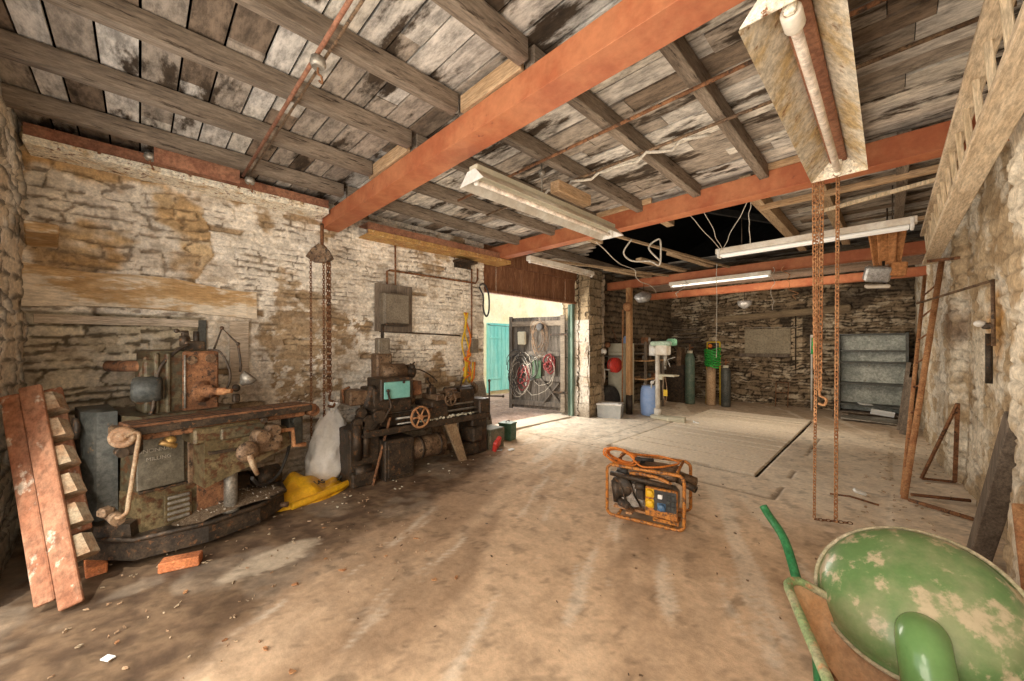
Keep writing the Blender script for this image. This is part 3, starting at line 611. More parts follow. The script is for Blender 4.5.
def door_coil(name, x, z, rx, rz_, turns, mat, label, r=.006, seed=1, hang=.0):
    q = random.Random(seed); pts = []
    for i in range(turns*14):
        a = i/14*2*math.pi; L_ = i//14; k = 1+.22*math.sin(L_*2.3+seed)+q.uniform(-.06, .06)
        pts.append(DM @ Vector((x+.05*math.sin(L_*1.7+seed)+math.cos(a+.3*math.sin(L_))*rx*k, .075+.02*math.sin(a*3)+.005*(i/14), z+.06*math.cos(L_*2.9)+math.sin(a)*rz_*k*(1.15 if math.sin(a) < 0 else .9))))
    o = link(name, MB().tube(pts, r, 6), mat, label=label, cat='cable')
    return o
door_coil('cable_coil', .55, 1.72, .15, .3, 8, M_castbrown, 'brown tangled cable coil hung high on the open plank door', seed=1)
door_coil('cable_coil', 1.12, 1.0, .16, .34, 5, M_black, 'black cable coil hung on left edge of the open plank door', .008, 2)
door_coil('cable_coil', 1.0, .85,   .22, .42, 5, M_rope_w, 'long pale cable loops on the left of the open plank door', .004, 3)
door_coil('hose_coil', .30, 1.12, .09, .14, 4, M_rope_r, 'small red hose coil hung at right of the open plank door', .018, 4)
door_coil('cable_coil', .92, .83, .12, .2, 4, M_rope_r, 'dark red cable coil low on left half of the open plank door', .012, 5)
door_coil('cable_coil', .5, .95, .3, .35, 2, M_rope_w, 'thin loose cable loop swinging across the middle of the plank door', .005, 6)
door_coil('cable_coil', .72, 1.0, .1, .22, 3, M_castblue, 'blue-grey cable coil at middle of the open plank door', .012, 8)
link('green_strap', MB(DM).box((.62, .06, .98), (.22, .02, .4), bev=.01), worn('green_canvas', (.05, .09, .05), (.07, .12, .06)), label='green canvas flap hung in middle of the open plank door', cat='cloth')
link('hanging_rag', MB(DM).box((.98, .07, 1.68), (.2, .05, .3), bev=.02).jitter(.006, 4), M_cardcream, label='pale bundle hung at upper left of the open plank door', cat='bundle')
link('hanging_coil', MB(DM).lathe([(.03, -.02), (.08, -.02), (.08, .03), (.03, .03)], (.52, .1, 1.92), (0, 1, 0)), M_black, label='black round reel hung near the top of the open plank door', cat='reel')

# ---------------------------------------------------------------- milling machine (local: x towards the room, y along the table)
def loc(u, v, o, yaw, lx):
    cy, sy = math.cos(yaw), math.sin(yaw); q = (u-512)/375.; d = (-CS+CC*q, CC+CS*q, -(v-346)/375.)
    t = (lx+o[0]*cy+o[1]*sy)/(d[0]*cy+d[1]*sy); x, y_ = d[0]*t-o[0], d[1]*t-o[1]
    return Vector((lx, -x*sy+y_*cy, 1.5+d[2]*t))
def milling_machine():
    o = (-4.05, .30); yaw = .2; L = lambda u, v, lx: loc(u, v, o, yaw, lx)
    T = thing('milling_machine', 'rusty olive horizontal milling machine with long brown table, in front of blocked opening', 'machine', (*o, 0), yaw)
    P = lambda n, m, mat, lab=None: part(n, m, mat, T, lab)
    # base slab with its rim
    plan = [(-.55, -.56), (.1, -.62), (.42, -.42), (.54, -.05), (.52, .3), (.36, .56), (.1, .64), (-.5, .6)]
    P('base_slab', MB().plan(plan, .067, .20, .985), M_castdark)
    P('base_rim', MB().tube([(x, y_, .205) for x, y_ in plan], .018, 6, True), M_castdark)
    P('base_bolt', MB().cyl((.36, .50, .1), (.42, .56, .1), .022), M_castbrown)
    P('corner_foot', MB().plan([(-.1, -.62), (.2, -.58), (.36, -.42), (.2, -.3), (-.1, -.3)], .20, .29, .9), M_castdark)
    # chips heaped on the slab
    q = random.Random(3); g = MB(); n = 22
    hv = [[None]*n for _ in range(n)]
    for i in range(n):
        for j in range(n):
            x = -.15+.68*i/(n-1); y_ = -.42+1.0*j/(n-1)
            z = .185+.075*max(0, 1-((x-.30)/.28)**2-((y_-.2)/.42)**2)**.5+q.uniform(-.004, .006)
            hv[i][j] = g.bm.verts.new((x, y_, z)) if (x < .50-max(0, (abs(y_-.1)-.3))*.7) else None
    for i in range(n-1):
        for j in range(n-1):
            f = (hv[i][j], hv[i+1][j], hv[i+1][j+1], hv[i][j+1])
            if all(f): g.bm.faces.new(f).smooth = True
    sw = P('swarf', g, M_earth, 'brown and pale metal chips'); sw['kind'] = 'stuff'
    g = MB()
    for k in range(190):
        x = q.uniform(-.05, .5); y_ = q.uniform(-.38, .56); z = .19+.075*max(0, 1-((x-.30)/.28)**2-((y_-.2)/.42)**2)**.5
        if x < .5-max(0, abs(y_-.1)-.3)*.7: g.box((x, y_, z+.004), (q.uniform(.006, .016), .005, .004), (q.random(), q.random(), q.random()*3))
    P('loose_chips', g, worn('pale_chips', (.5, .42, .32), (.62, .56, .47), scale=40), None)['kind'] = 'stuff'
    # lower cabinet
    P('plinth', MB().plan([(-.45, -.40), (.12, -.44), (.31, -.36), (.33, .18), (.2, .24), (-.45, .24)], .19, .47, .985), M_castolive)
    P('rusty_plinth_panel', MB().box((.335, .06, .33), (.012, .24, .25), bev=.004), M_rust)
    P('column', MB().plan([(-.45, -.40), (.1, -.43), (.29, -.36), (.30, .17), (.18, .23), (-.45, .23)], .46, 1.0, .97), M_cast)
    P('side_door', MB().plan([(-.42, -.58), (-.02, -.60), (.10, -.54), (.12, -.44), (-.42, -.40)], .19, 1.04, .97), M_castblue)
    P('door_bulge', MB().lathe([(.03, 0), (.07, .01), (.08, .03), (.02, .04)], (-.02, -.60, .93), (0, -1, 0)), M_castdark)
    P('seam_strip', MB().box((.31, -.09, .66), (.03, .035, .4), bev=.006).box((.305, .02, .66), (.02, .02, .4), bev=.004), M_castbrown)
    P('seam_strip', MB().box((.305, -.10, .475), (.03, .55, .018), bev=.004), M_castdark)
    pl = P('engraved_panel', MB().box((.305, -.255, .69), (.016, .26, .40), (0, -.03, 0), .006), worn('brown_black_panel', (.10, .085, .06), (.15, .13, .095), scale=5, rough=.5, bump=.1), 'dark panel with faint raised lettering')
    t1 = text_mb('CINCINNATI', .036, (.317, -.285, .76), (0, 1, 0), (0, 0, 1)); part('lettering', t1, M_letter, pl)
    t1 = text_mb('MILLING', .036, (.316, -.27, .70), (0, 1, 0), (0, 0, 1)); part('lettering', t1, M_letter, pl)
    lv = P('louvre_plate', MB().box((.345, -.17, .325), (.016, .16, .21), bev=.006), M_castolive)
    g = MB()
    for k in range(5): g.box((.355, -.17, .25+.038*k), (.02, .125, .018), (0, .5, 0), .004)
    part('slats', g, M_steelgrey, lv)
    # head
    P('head', MB().box((-.10, -.08, 1.22), (.5, .36, .50), bev=.03, seg=2), M_cast)
    P('head_ribs', MB().box((.155, -.18, 1.22), (.03, .03, .46), bev=.01).box((.155, -.245, 1.22), (.03, .03, .46), bev=.01), M_cast)
    P('head_face', MB().box((.17, .015, 1.215), (.05, .225, .49), bev=.012), M_rust, 'rust-red front plate')
    P('boss', MB().cyl((.19, -.05, 1.39), (.205, -.05, 1.39), .035).cyl((.19, .07, 1.40), (.205, .07, 1.40), .035), M_castbrown)
    P('spindle_nose', MB().lathe([(.085, 0), (.085, .03), (.05, .035), (.05, .10), (.028, .11), (.028, .16)], (.19, .01, 1.14), (.85, .45, 0)), M_rust)
    P('arbor_tip', MB().lathe([(.03, 0), (.03, .05), (.018, .06), (.018, .1)], (.32, .08, 1.14), (.75, .65, .02)), M_rustor)
    P('overarm', MB().cyl((.08, -.24, 1.345), (-.28, -.42, 1.345), .042, n=20), M_rust, 'rusty round overarm bar')
    P('motor_casing', MB().lathe([(.02, 0), (.085, .0), (.095, .02), (.095, .13), (.08, .16)], (.10, -.36, 1.18), (.35, .9, 0), 24), M_castblue)
    P('side_gearbox', MB().box((.02, -.265, 1.2), (.24, .1, .40), bev=.02, seg=2), M_cast)
    P('arm_bracket', MB().bar((.08, -.33, 1.14), (.08, -.27, 1.42), .05, .06, .01).cyl((.06, -.33, 1.12), (.14, -.33, 1.12), .045), M_cast)
    P('top_fitting', MB().box((.04, .0, 1.50), (.14, .13, .08), bev=.01).cyl((.05, .02, 1.5), (.05, .02, 1.62), .02).cyl((.06, -.06, 1.5), (.06, -.06, 1.58), .03).box((.04, -.05, 1.60), (.05, .04, .05), bev=.006), M_castdark)
    P('top_lever', MB().tube([(.06, -.02, 1.5), (.07, -.04, 1.6), (.07, -.11, 1.62)], .009, 6).ball((.07, -.11, 1.62), .018), M_castdark)
    P('oil_pipe', MB().tube(arc([L(188, 345, .12), L(178, 350, .14), L(160, 368, .16), L(155, 395, .17), L(153, 408, .17)], 20), .013, 8), M_castdark)
    P('oil_pipe', MB().tube(arc([L(154, 405, .17), L(150, 415, .17), L(140, 423, .14), L(130, 425, .1)], 20), .014, 8), M_castdark)
    P('coolant_pipe', MB().tube(arc([L(208, 350, .15), L(220, 352, .2), L(229, 368, .25), L(230, 380, .28), L(226, 390, .3)], 24), .009, 8), M_castdark)
    P('riser_rod', MB().tube([L(185, 355, .2), L(185, 408, .2)], .008, 6), M_steelgrey)
    lamp = P('lamp_arm', MB().tube([L(213, 352, .12), L(222, 328, .15), L(238, 344, .18), L(241, 366, .2), L(240, 372, .2)], .009, 8).ball(L(222, 328, .15), .016).ball(L(238, 344, .18), .016), M_castdark)
    c = L(246, 380, .22); part('lamp_shade', MB().lathe([(.018, -.05), (.03, -.03), (.058, .0), (.066, .05), (.062, .05), (.052, 0)], c, Vector((.25, .5, .6)), 20, caps=False), M_steelgrey, lamp, 'pale open lamp cup')
    P('lamp_knuckle', MB().ball(L(236, 388, .22), .032).box(L(236, 398, .25), (.05, .05, .07), bev=.01), M_castdark)
    # table and knee
    a, b = L(112, 433, .56), L(309, 401, .46)
    y0, y1 = -.47, .69; zt = .965
    tab = P('table', MB().box((.43, (y0+y1)/2, zt), (.27, y1-y0, .045), bev=.006).box((.43, (y0+y1)/2, zt-.05), (.2, y1-y0-.08, .07), bev=.006), M_rust, 'rusty brown slotted table')
    g = MB()
    for x in (.35, .43, .51): g.box((x, (y0+y1)/2, zt+.0235), (.018, y1-y0-.03, .004))
    part('slots', g, M_castdark, tab)
    P('table_edge', MB().box((.572, (y0+y1)/2, zt-.015), (.016, y1-y0, .05), bev=.004), M_castdark)
    P('table_bracket', MB().box((.44, y1+.03, zt-.03), (.22, .06, .08), bev=.01).cyl((.36, y1+.045, zt-.05), (.53, y1+.045, zt-.05), .05), M_rust)
    P('table_bracket', MB().box((.44, y0-.03, zt-.03), (.22, .05, .08), bev=.01), M_castbrown)
    P('table_stop', MB().cyl((.52, .30, zt-.06), (.6, .30, zt-.06), .02), M_castdark)
    P('saddle', MB().box((.38, .10, .85), (.36, .48, .12), bev=.015), M_castolive)
    P('saddle_front', MB().box((.575, .16, .845), (.04, .30, .09), bev=.01), M_cast)
    P('knee', MB().prism([(.28, -.08, .82), (.28, .48, .82), (.28, .52, .66), (.28, .22, .56), (.28, -.08, .47)], (.28, 0, 0)), M_castolive)
    P('knee_way', MB().bar((.57, -.06, .72), (.57, .14, .71), .02, .02), M_castdark)
    P('elevating_screw', MB().cyl((.42, .13, .19), (.42, .13, .60), .045, n=18).cyl((.42, .13, .19), (.42, .13, .24), .06, n=18), M_steelgrey, 'grey elevating screw')
    P('gearbox', MB().box((.60, .30, .74), (.12, .2, .16), bev=.025, seg=2).cyl((.6, .24, .80), (.72, .24, .80), .05).cyl((.6, .33, .83), (.70, .33, .83), .045).cyl((.62, .36, .76), (.7, .36, .76), .03), M_castbrown)
    hw = P('feed_handwheel', MB().lathe([(.03, 0), (.075, .0), (.08, .015), (.07, .035), (.025, .05)], (.66, .15, .70), (1, 0, 0), 22), M_castbrown)
    part('handle', MB().tube([(.70, .15, .68), (.71, .17, .6), (.71, .20, .52)], [.022, .02, .014], 10), M_cream_rust, hw)
    P('square_crank', MB().tube([(.6, .36, .80), (.62, .50, .80), (.62, .51, .66), (.64, .60, .655)], .02, 8), M_rustor, 'orange-rust square bent crank')
    P('right_gear_case', MB().box((.36, .62, .76), (.16, .13, .30), bev=.02, seg=2).cyl((.44, .60, .84), (.5, .60, .84), .035), M_castblue)
    # left crank
    cr = P('table_handwheel', MB().lathe([(.012, -.01), (.030, -.01), (.030, .01), (.046, .012), (.05, -.01), (.064, -.01), (.068, .01), (.06, .03), (.044, .03), (.026, .022), (.02, .045), (.01, .045)], L(123, 437, .58), (.9, -.4, 0), 22), M_cream_rust)
    part('crank_arm', MB().tube(arc([L(124, 437, .62), L(138, 433, .62), L(137, 450, .62), L(129, 500, .62), L(127, 512, .62), L(119, 518, .62), L(114, 515, .60)], 40), .0125, 8), M_cream_rust, cr, 'long cream crank handle')
    P('left_lever_box', MB().box((.5, -.45, .86), (.14, .1, .12), bev=.02).cyl((.5, -.5, .83), (.58, -.5, .83), .03), M_castdark)
    P('foot_lever_boss', MB().box(L(106, 512, .5), (.07, .07, .06), (0, 0, .3), .015).cyl(L(110, 514, .42), L(118, 520, .62), .035), M_castbrown)
    P('valve', MB().ball(L(170, 440, .5), .035).cyl(L(160, 442, .52), L(176, 446, .52), .018), worn('brass', (.5, .32, .1), (.35, .2, .08), rough=.4, metal=.5))
    P('trailing_hose', MB().tube(arc([L(252, 478, .45), L(262, 485, .3), L(278, 475, .22), L(287, 455, .2), L(290, 440, .25)], 24), .014, 8), M_black)
    P('motor_pump', MB().cyl((.1, .42, .30), (.1, .62, .30), .09, n=18).box((.1, .5, .2), (.2, .2, .08), bev=.01), M_castdark)
milling_machine()
def brick(c, rz, label, d=(.215, .10, .065)):
    m = MB(Matrix.Translation(c) @ Matrix.Rotation(rz, 4, 'Z')).box((0, 0, d[2]/2), d, bev=.006); m.jitter(.0015, 2)
    return link('brick', m, M_brick, label=label, cat='brick', group=None)
brick((-3.40, .20, .0), 1.25, 'whole orange brick lying under front edge of milling machine base')
brick((-3.75, -.21, .0), .1, 'orange brick end showing at the left under milling machine base')

# ---------------------------------------------------------------- lathe
def wheel(T, name, c, r, ax, mat, spokes=5, tr=.012, lab=None):
    ax = Vector(ax).normalized(); x = ax.orthogonal().normalized(); y_ = ax.cross(x); c = Vector(c)
    g = MB().tube([c+x*math.cos(a)*r+y_*math.sin(a)*r for a in [i/24*2*math.pi for i in range(24)]], tr, 8, True)
    g.cyl(c-ax*.03, c+ax*.025, r*.24)
    for i in range(spokes):
        a = i/spokes*2*math.pi+.3; g.tube([c, c+(x*math.cos(a)+y_*math.sin(a))*r], tr*.7, 6)
    h = part(name, g, mat, T, lab); p = c+(x*math.cos(1)+y_*math.sin(1))*r*.9
    part('handle', MB().lathe([(.01, 0), (.014, .02), (.011, .07)], p, ax, 10), M_castdark, h); return h
def lathe_machine():
    o = (-4.2, 2.4); T = thing('metal_lathe', 'old black and brown workshop lathe with spoked handwheels against the white wall', 'machine', (*o, 0))
    P = lambda n, m, mat, lab=None: part(n, m, mat, T, lab)
    P('left_pedestal', MB().box((-.02, -.66, .30), (.40, .34, .60), bev=.02, seg=2), M_castdark)
    P('pedestal_pipe', MB().cyl((.2, -.76, .28), (.2, -.76, .66), .05).cyl((.2, -.66, .3), (.2, -.66, .6), .035).cyl((.2, -.79, .16), (.2, -.6, .16), .06).box((.2, -.7, .08), (.12, .26, .16), bev=.02), M_castdark)
    P('cabinet', MB().box((.10, -.31, .225), (.40, .36, .45), bev=.012), M_castdark)
    P('cabinet_door', MB().box((.305, -.31, .225), (.016, .29, .36), bev=.005), M_castdark)
    P('motor_drum', MB().lathe([(.03, -.02), (.12, -.015), (.135, .0), (.135, .44), (.12, .46), (.03, .465)], (.14, -.10, .26), (0, 1, 0), 26), M_castbrown, 'brown drum between the cabinet and foot')
    for y_ in (0, .26): P('drum_band', MB().lathe([(.137, 0), (.142, 0), (.142, .03), (.137, .03)], (.14, y_, .26), (0, 1, 0), 26), M_castdark)
    P('splayed_foot', MB().prism([(.28, .32, .53), (.28, .48, .53), (.28, .66, .0), (.28, .56, .0)], (-.05, 0, 0)), worn('tan_foot', (.34, .24, .14), (.25, .16, .09), rough=.7), 'tan splayed foot')
    P('splayed_foot', MB().prism([(-.1, .32, .53), (-.1, .48, .53), (-.1, .66, .0), (-.1, .56, .0)], (-.05, 0, 0)), M_castbrown)
    P('right_pedestal', MB().box((.0, .98, .26), (.32, .28, .52), bev=.02), M_castdark)
    P('chip_tray', MB().box((.06, .15, .535), (.52, 1.75, .03), bev=.008).box((.315, .15, .56), (.015, 1.75, .07), bev=.004), M_castdark)
    P('bed', MB().box((.0, .22, .64), (.24, 1.75, .15), bev=.01), M_castdark)
    P('bed_way', MB().box((.10, .35, .725), (.03, 1.45, .025), bev=.006).box((-.08, .35, .725), (.03, 1.45, .025), bev=.006), M_steelgrey)
    for y_ in (.1, .35, .6, .85): P('bed_web', MB().box((.13, y_, .64), (.02, .03, .11)), M_castdark)
    P('lead_screw', MB().cyl((.19, -.3, .66), (.19, 1.05, .66), .014).cyl((.21, -.3, .60), (.21, 1.05, .60), .011), M_steelgrey)
    g = MB(); q = random.Random(8)
    for k in range(40): g.box((.28+q.uniform(-.02, .02), q.uniform(-.05, .75), .60+q.uniform(0, .02)), (.02, q.uniform(.01, .03), .012), (q.random(), q.random(), q.random()))
    P('rail_crumbs', g, M_cardcream, 'white crumbs along the bed')['kind'] = 'stuff'
    # headstock
    P('headstock', MB().box((.0, -.33, .88), (.36, .48, .30), bev=.02, seg=2), M_castdark)
    tb = P('gear_housing', MB().box((.06, -.31, 1.01), (.36, .40, .25), bev=.012), M_castdark)
    part('teal_door', MB().box((.245, -.315, 1.0), (.014, .32, .19), bev=.008), M_teal, tb, 'teal painted cover door')
    part('latch', MB().cyl((.25, -.24, 1.085), (.265, -.24, 1.085), .015), M_castdark, tb)
    P('left_gear_cover', MB().box((-.02, -.70, .93), (.3, .2, .16), bev=.015), M_castbrown)
    P('left_hood', MB().bar((.12, -.60, .78), (.06, -.50, 1.04), .16, .14, .03, (1, 0, 0)), M_castdark)
    P('change_gears', MB().cyl((.12, -.62, .66), (.22, -.62, .66), .085, n=20).cyl((.14, -.74, .66), (.22, -.74, .66), .06, n=18).cyl((.14, -.70, .78), (.2, -.70, .78), .05, n=18).cyl((.16, -.52, .72), (.25, -.52, .72), .07, n=20), M_castdark)
    P('gear_lever', MB().tube([(.22, -.50, .62), (.27, -.40, .82), (.27, -.44, .98)], .012, 8).ball((.27, -.44, 1.0), .02), M_castdark)
    P('corner_pipe', MB().tube([(.0, -.82, .88), (.0, -.83, 1.02), (.02, -.76, 1.05)], .014, 8), M_rust)
    P('rust_box', MB().box((.08, -.02, .99), (.2, .13, .17), bev=.01), M_rust)
    P('belt_tower', MB().box((-.22, -.28, 1.2), (.18, .20, .42), bev=.02).cyl((-.1, -.36, 1.18), (-.1, -.05, 1.18), .105, n=20), M_castbrown)
    P('tower_motor', MB().lathe([(.03, 0), (.07, .01), (.09, .04), (.09, .14), (.05, .17)], (-.12, -.06, 1.17), (.2, 1, .1), 20), M_castdark)
    P('switch_box', MB().box((-.2, -.28, 1.5), (.12, .15, .20), bev=.012).box((-.135, -.28, 1.5), (.015, .09, .12), bev=.004), M_elec)
    P('tower_pipe', MB().cyl((-.22, -.27, 1.58), (-.22, -.27, 1.76), .02), M_castdark)
    P('drive_belt', MB().tube(arc([(-.05, .02, 1.2), (0, .12, 1.2), (.02, .27, 1.12), (.03, .36, 1.04)], 16), .009, 6), M_castdark)
    P('tower_junk', MB().tube([(-.05, .0, 1.22), (0, .05, 1.3)], .01).tube([(-.05, .02, 1.2), (.02, -.02, 1.28)], .01).ball((-.03, .03, 1.24), .04), M_castdark)
    P('chuck', MB().lathe([(.04, 0), (.10, .0), (.10, .08), (.06, .085), (.03, .13)], (.0, -.08, .87), (0, 1, 0), 24), M_castbrown)
    # carriage, tailstock
    P('carriage', MB().box((.06, .28, .78), (.42, .30, .08), bev=.012), M_castdark)
    P('apron', MB().box((.245, .12, .66), (.06, .50, .18), bev=.015), M_castdark)
    P('cross_slide', MB().box((.06, .28, .85), (.36, .12, .07), bev=.01), M_castbrown)
    P('tool_post', MB().box((.02, .28, .92), (.1, .1, .09), bev=.01).cyl((.02, .28, .95), (.02, .28, 1.0), .03).tube([(.02, .28, .99), (.03, .22, 1.07)], .01).ball((.03, .22, 1.08), .018), M_castdark)
    P('tailstock', MB().box((.0, .80, .82), (.22, .26, .20), bev=.025, seg=2).cyl((.0, .50, .90), (.0, .95, .90), .05), M_castdark)
    P('tailstock_wheel', MB().cyl((.0, .99, .90), (.0, 1.01, .90), .085, n=22), M_castbrown)
    P('clamp_lever', MB().tube([(.02, .74, .93), (.05, .76, 1.05)], .01).ball((.05, .76, 1.06), .02), M_castdark)
    P('compound_rest', MB().box((.12, .50, .86), (.26, .16, .08), bev=.01).cyl((.1, .42, .9), (.1, .6, .9), .04), M_castbrown)
    wheel(T, 'carriage_handwheel', (.36, -.085, .675), .118, (1, 0, 0), M_rustor, 6, .014, 'orange-rust spoked handwheel'); wheel(T, 'cross_slide_handwheel', (.33, .36, .835), .078, (1, 0, .05), M_castbrown, 5)
    P('control_rod', MB().cyl((.22, 1.10, .46), (.22, 1.10, 1.0), .012).ball((.22, 1.1, 1.01), .022), M_castdark)
    P('ball_lever', MB().tube([(.22, 1.06, .80), (.34, 1.24, .79)], .011).ball((.345, 1.25, .79), .02), M_castdark)
    P('end_gearbox', MB().box((.1, 1.0, .66), (.3, .2, .22), bev=.02), M_castdark)
    P('under_junk', MB().box((.14, .85, .3), (.24, .2, .2), (0, 0, .2), .02).box((.1, .80, .1), (.2, .3, .16), (0, 0, -.1), .02), M_castdark)
    return T
lathe_machine()
link('steel_bar', MB().bar((-3.92, 1.78, .0), (-4.0, 2.02, .69), .03, .015, .003), M_rust, label='rust-brown flat bar leaning on the front of the lathe', cat='bar')
link('steel_sheet', MB().prism([(-4.42, 3.62, .0), (-4.38, 3.98, .0), (-4.52, 3.86, .95), (-4.55, 3.66, .95)], (.012, -.004, 0)), worn('dull_slate_sheet', (.24, .22, .19), (.32, .29, .25), scale=5), label='tapered grey sheet leaning on wall at the lathe end by the opening', cat='sheet')

# ---------------------------------------------------------------- things round the lathe
def blob_sack():
    T = thing('white_sack', 'full white woven sack standing against the wall between the two machines', 'sack', (-4.38, 1.44, 0))
    g = MB(); n = 44; R = []
    prof = [(0, .10), (.03, .16), (.10, .19), (.15, .2), (.2, .205), (.26, .21), (.32, .20), (.38, .205), (.45, .19), (.5, .185), (.56, .17), (.61, .16), (.66, .14), (.73, .10), (.78, .06)]
    for k, (z, r) in enumerate(prof):
        ring = []
        for i in range(n):
            a = i/n*2*math.pi; rr = r*(1+.06*math.sin(a*3+z*9)+.05*math.sin(a*7-z*14)+.05*math.sin(a*9+z*21)+.035*math.sin(a*13-z*37))
            ring.append(g.bm.verts.new((math.cos(a)*rr*.72-.06*z/.8-.0, math.sin(a)*rr*1.0+.14*z, z)))
        R.append(ring)
    g.loft(R); part('bag', g, M_sack, T)
    part('neck', MB().lathe([(.05, 0), (.03, .04), (.055, .08), (.07, .11)], (-.05, .11, .76), (0, .15, 1), 16).jitter(.006, 3), M_sack, T)
    part('rim_cord', MB().tube(arc([(.14, -.10, .06), (.16, .02, .03), (.14, .13, .07), (.10, .19, .2), (.07, .2, .4)], 20), .009, 6), M_castblue, T, 'grey cord down the seam')
blob_sack()
def yellow_bag():
    T = thing('yellow_bag', 'crumpled yellow plastic sack lying in front of the white sack', 'sack', (-4.13, 1.21, 0), .3)
    g = MB(); q = random.Random(4); n = 24; m_ = 14; V = []
    for i in range(n):
        r_ = []
        for j in range(m_):
            u = i/(n-1); v = j/(m_-1); x = -.24+.46*v; y_ = -.36+.74*u
            hgt = math.sin(math.pi*min(max(v, .0), 1))**.5*(.08+.20*math.exp(-((u-.35)/.25)**2))*(1-v*.45)+.018*math.sin(u*19+v*7)+.012*math.sin(v*23+u*5)
            ed = min(u, 1-u, v, 1-v); hgt = max(.004, hgt)*min(1, ed*9+.05)
            r_.append(g.bm.verts.new((x*(.7+.5*math.sin(math.pi*u)), y_+.03*math.sin(v*6), max(.004, hgt))))
        V.append(r_)
    for i in range(n-1):
        for j in range(m_-1): g.bm.faces.new((V[i][j], V[i+1][j], V[i+1][j+1], V[i][j+1])).smooth = (i+j) % 5 != 0
    part('bag', g, M_yellowsheet, T)
    part('fold', MB().tube(arc([(.20, -.30, .03), (.23, -.1, .045), (.22, .12, .05), (.16, .36, .04)], 20), [.028]*3+[.035]*12+[.03]*5+[.02], 8) if False else MB().tube(arc([(.20, -.30, .035), (.23, -.1, .045), (.22, .12, .05), (.16, .36, .04)], 18), .035, 8), M_yellowsheet, T)
    tx = text_mb('LAS', .07, (.10, .05, .128), (-.05, 1, -.12), (-.85, -.05, .5), .003); part('lettering', tx, M_black, T)
yellow_bag()
g = MB(); g.box((-4.33, 4.22, .13), (.24, .17, .24), (0, 0, .35), .012); 
T = thing('green_box', 'small dark green metal box with handle on floor by the opening', 'box', (-4.33, 4.2, 0), .3)
part('body', MB().box((0, 0, .125), (.22, .20, .25), bev=.01), M_darkgreen, T); part('lid', MB().box((0, 0, .262), (.235, .215, .03), bev=.008), M_darkgreen, T); part('handle', MB().tube([(0, -.05, .275), (0, -.05, .30), (0, .05, .30), (0, .05, .275)], .006), M_castdark, T); g.bm.free()
link('fuel_can', MB(Matrix.Translation((-3.93, 3.60, .11)) @ Euler((.5, .35, .5)).to_matrix().to_4x4()).box((0, 0, 0), (.06, .17, .17), bev=.012).box((.031, 0, .0), (.004, .12, .03)), M_red, label='bright red plastic box tipped over on floor near the right end of lathe', cat='box')
link('metal_box', MB().box((-4.2, 3.72, .18), (.3, .3, .22), (0, 0, .05), .01).box((-4.2, 3.72, .04), (.26, .3, .07)), worn('olive_box', (.12, .12, .08), (.2, .16, .1)), label='olive metal box under the right end of the lathe', cat='box')
for i, (p, l) in enumerate([((-3.95, 3.62, .02), 'white paper scrap on the floor right of the lathe foot'), ((-3.82, 3.78, .015), 'pale flat scrap on the floor in front of the red box')]):
    link('scrap', MB().box(p, (.16-.05*i, .05, .02), (.1, .1, .8+i), .004), M_paper if i else M_steelgrey, label=l, cat='scrap')
# wall electrics
T = thing('electrical_box', 'grey-brown electrical switch box on white wall above the lathe', 'electrical box', (LX+.02, 2.36, 1.76))
wpart('backboard', MB().box((LX+.055, 2.40, 2.0), (.04, .52, .62), bev=.003), M_darkwood, T)
wpart('body', MB().box((LX+.12, 2.37, 1.98), (.15, .36, .40), bev=.01), M_elec, T); wpart('lid', MB().box((LX+.20, 2.37, 1.98), (.02, .33, .37), bev=.006), M_elec, T)
wpart('lip', MB().box((LX+.15, 2.37, 1.775), (.14, .32, .03), bev=.004), M_castdark, T)
def pipe(pts, r, mat, label, name='conduit', cat='pipe', **k):
    return link(name, MB().tube(pts, r, 8), mat, label=label, cat=cat, **k)
pipe([(LX+.06, 2.3, 2.3), (LX+.06, 2.3, 2.48), (LX+.05, 2.34, 2.5), (LX+.05, 3.80, 2.5), (LX+.05, 3.84, 2.56), (LX+.05, 3.84, 2.74)], .014, M_rust, 'thin rusty pipe running along white wall from the switch box to opening')
pipe([(LX+.06, 2.42, 2.2), (LX+.05, 2.42, 2.84)], .012, M_rust, 'short upright rusty pipe above the switch box')
pipe([(LX+.05, 3.72, 2.72), (LX+.05, 3.72, 1.62)], .012, M_rust, 'upright rusty pipe on the wall left of cart opening')
pipe([(LX+.05, 2.2, 1.69), (LX+.04, 3.5, 1.66)], .010, M_castdark, 'thin dark cable stapled level along the white wall over the lathe', 'cable', 'cable')
link('socket_box', MB().box((LX+.06, 3.76, 1.5), (.07, .14, .22), bev=.01), M_elec, label='small brown socket box on wall left of the cart opening', cat='electrical box')
pipe(arc([(LX+.07, 3.86, 2.45), (LX+.12, 3.90, 2.3), (LX+.1, 3.92, 2.1), (LX+.1, 3.98, 1.98), (LX+.11, 4.03, 2.08), (LX+.1, 4.03, 2.35), (LX+.08, 3.95, 2.5)], 40, True), .014, M_black, 'black hose loop hanging at left edge of the cart opening', 'hose_loop', 'hose')
for k, (dy, mat, ph) in enumerate([(0, M_rope_y, 0), (.05, M_rope_y, 2), (.09, M_rope_o, 4)]):
    pts = [(LX+.06+.012*math.sin(t*9+ph), 3.56+dy*.8+.03*math.sin(t*11+ph)+(.05*t if k else 0), 2.02-1.1*t) for t in [i/30 for i in range(31)]]
    pts += [(LX+.08, pts[-1][1]+.04, 1.0), (LX+.08, pts[-1][1]+.06, 1.25)]
    pipe(pts, .013, mat, ['yellow rope hanging on the white wall left of the opening, straightest strand', 'yellow rope hanging on the white wall, strand with curled lower end', 'orange rope hanging beside the yellow ropes'][k], 'rope', 'rope')
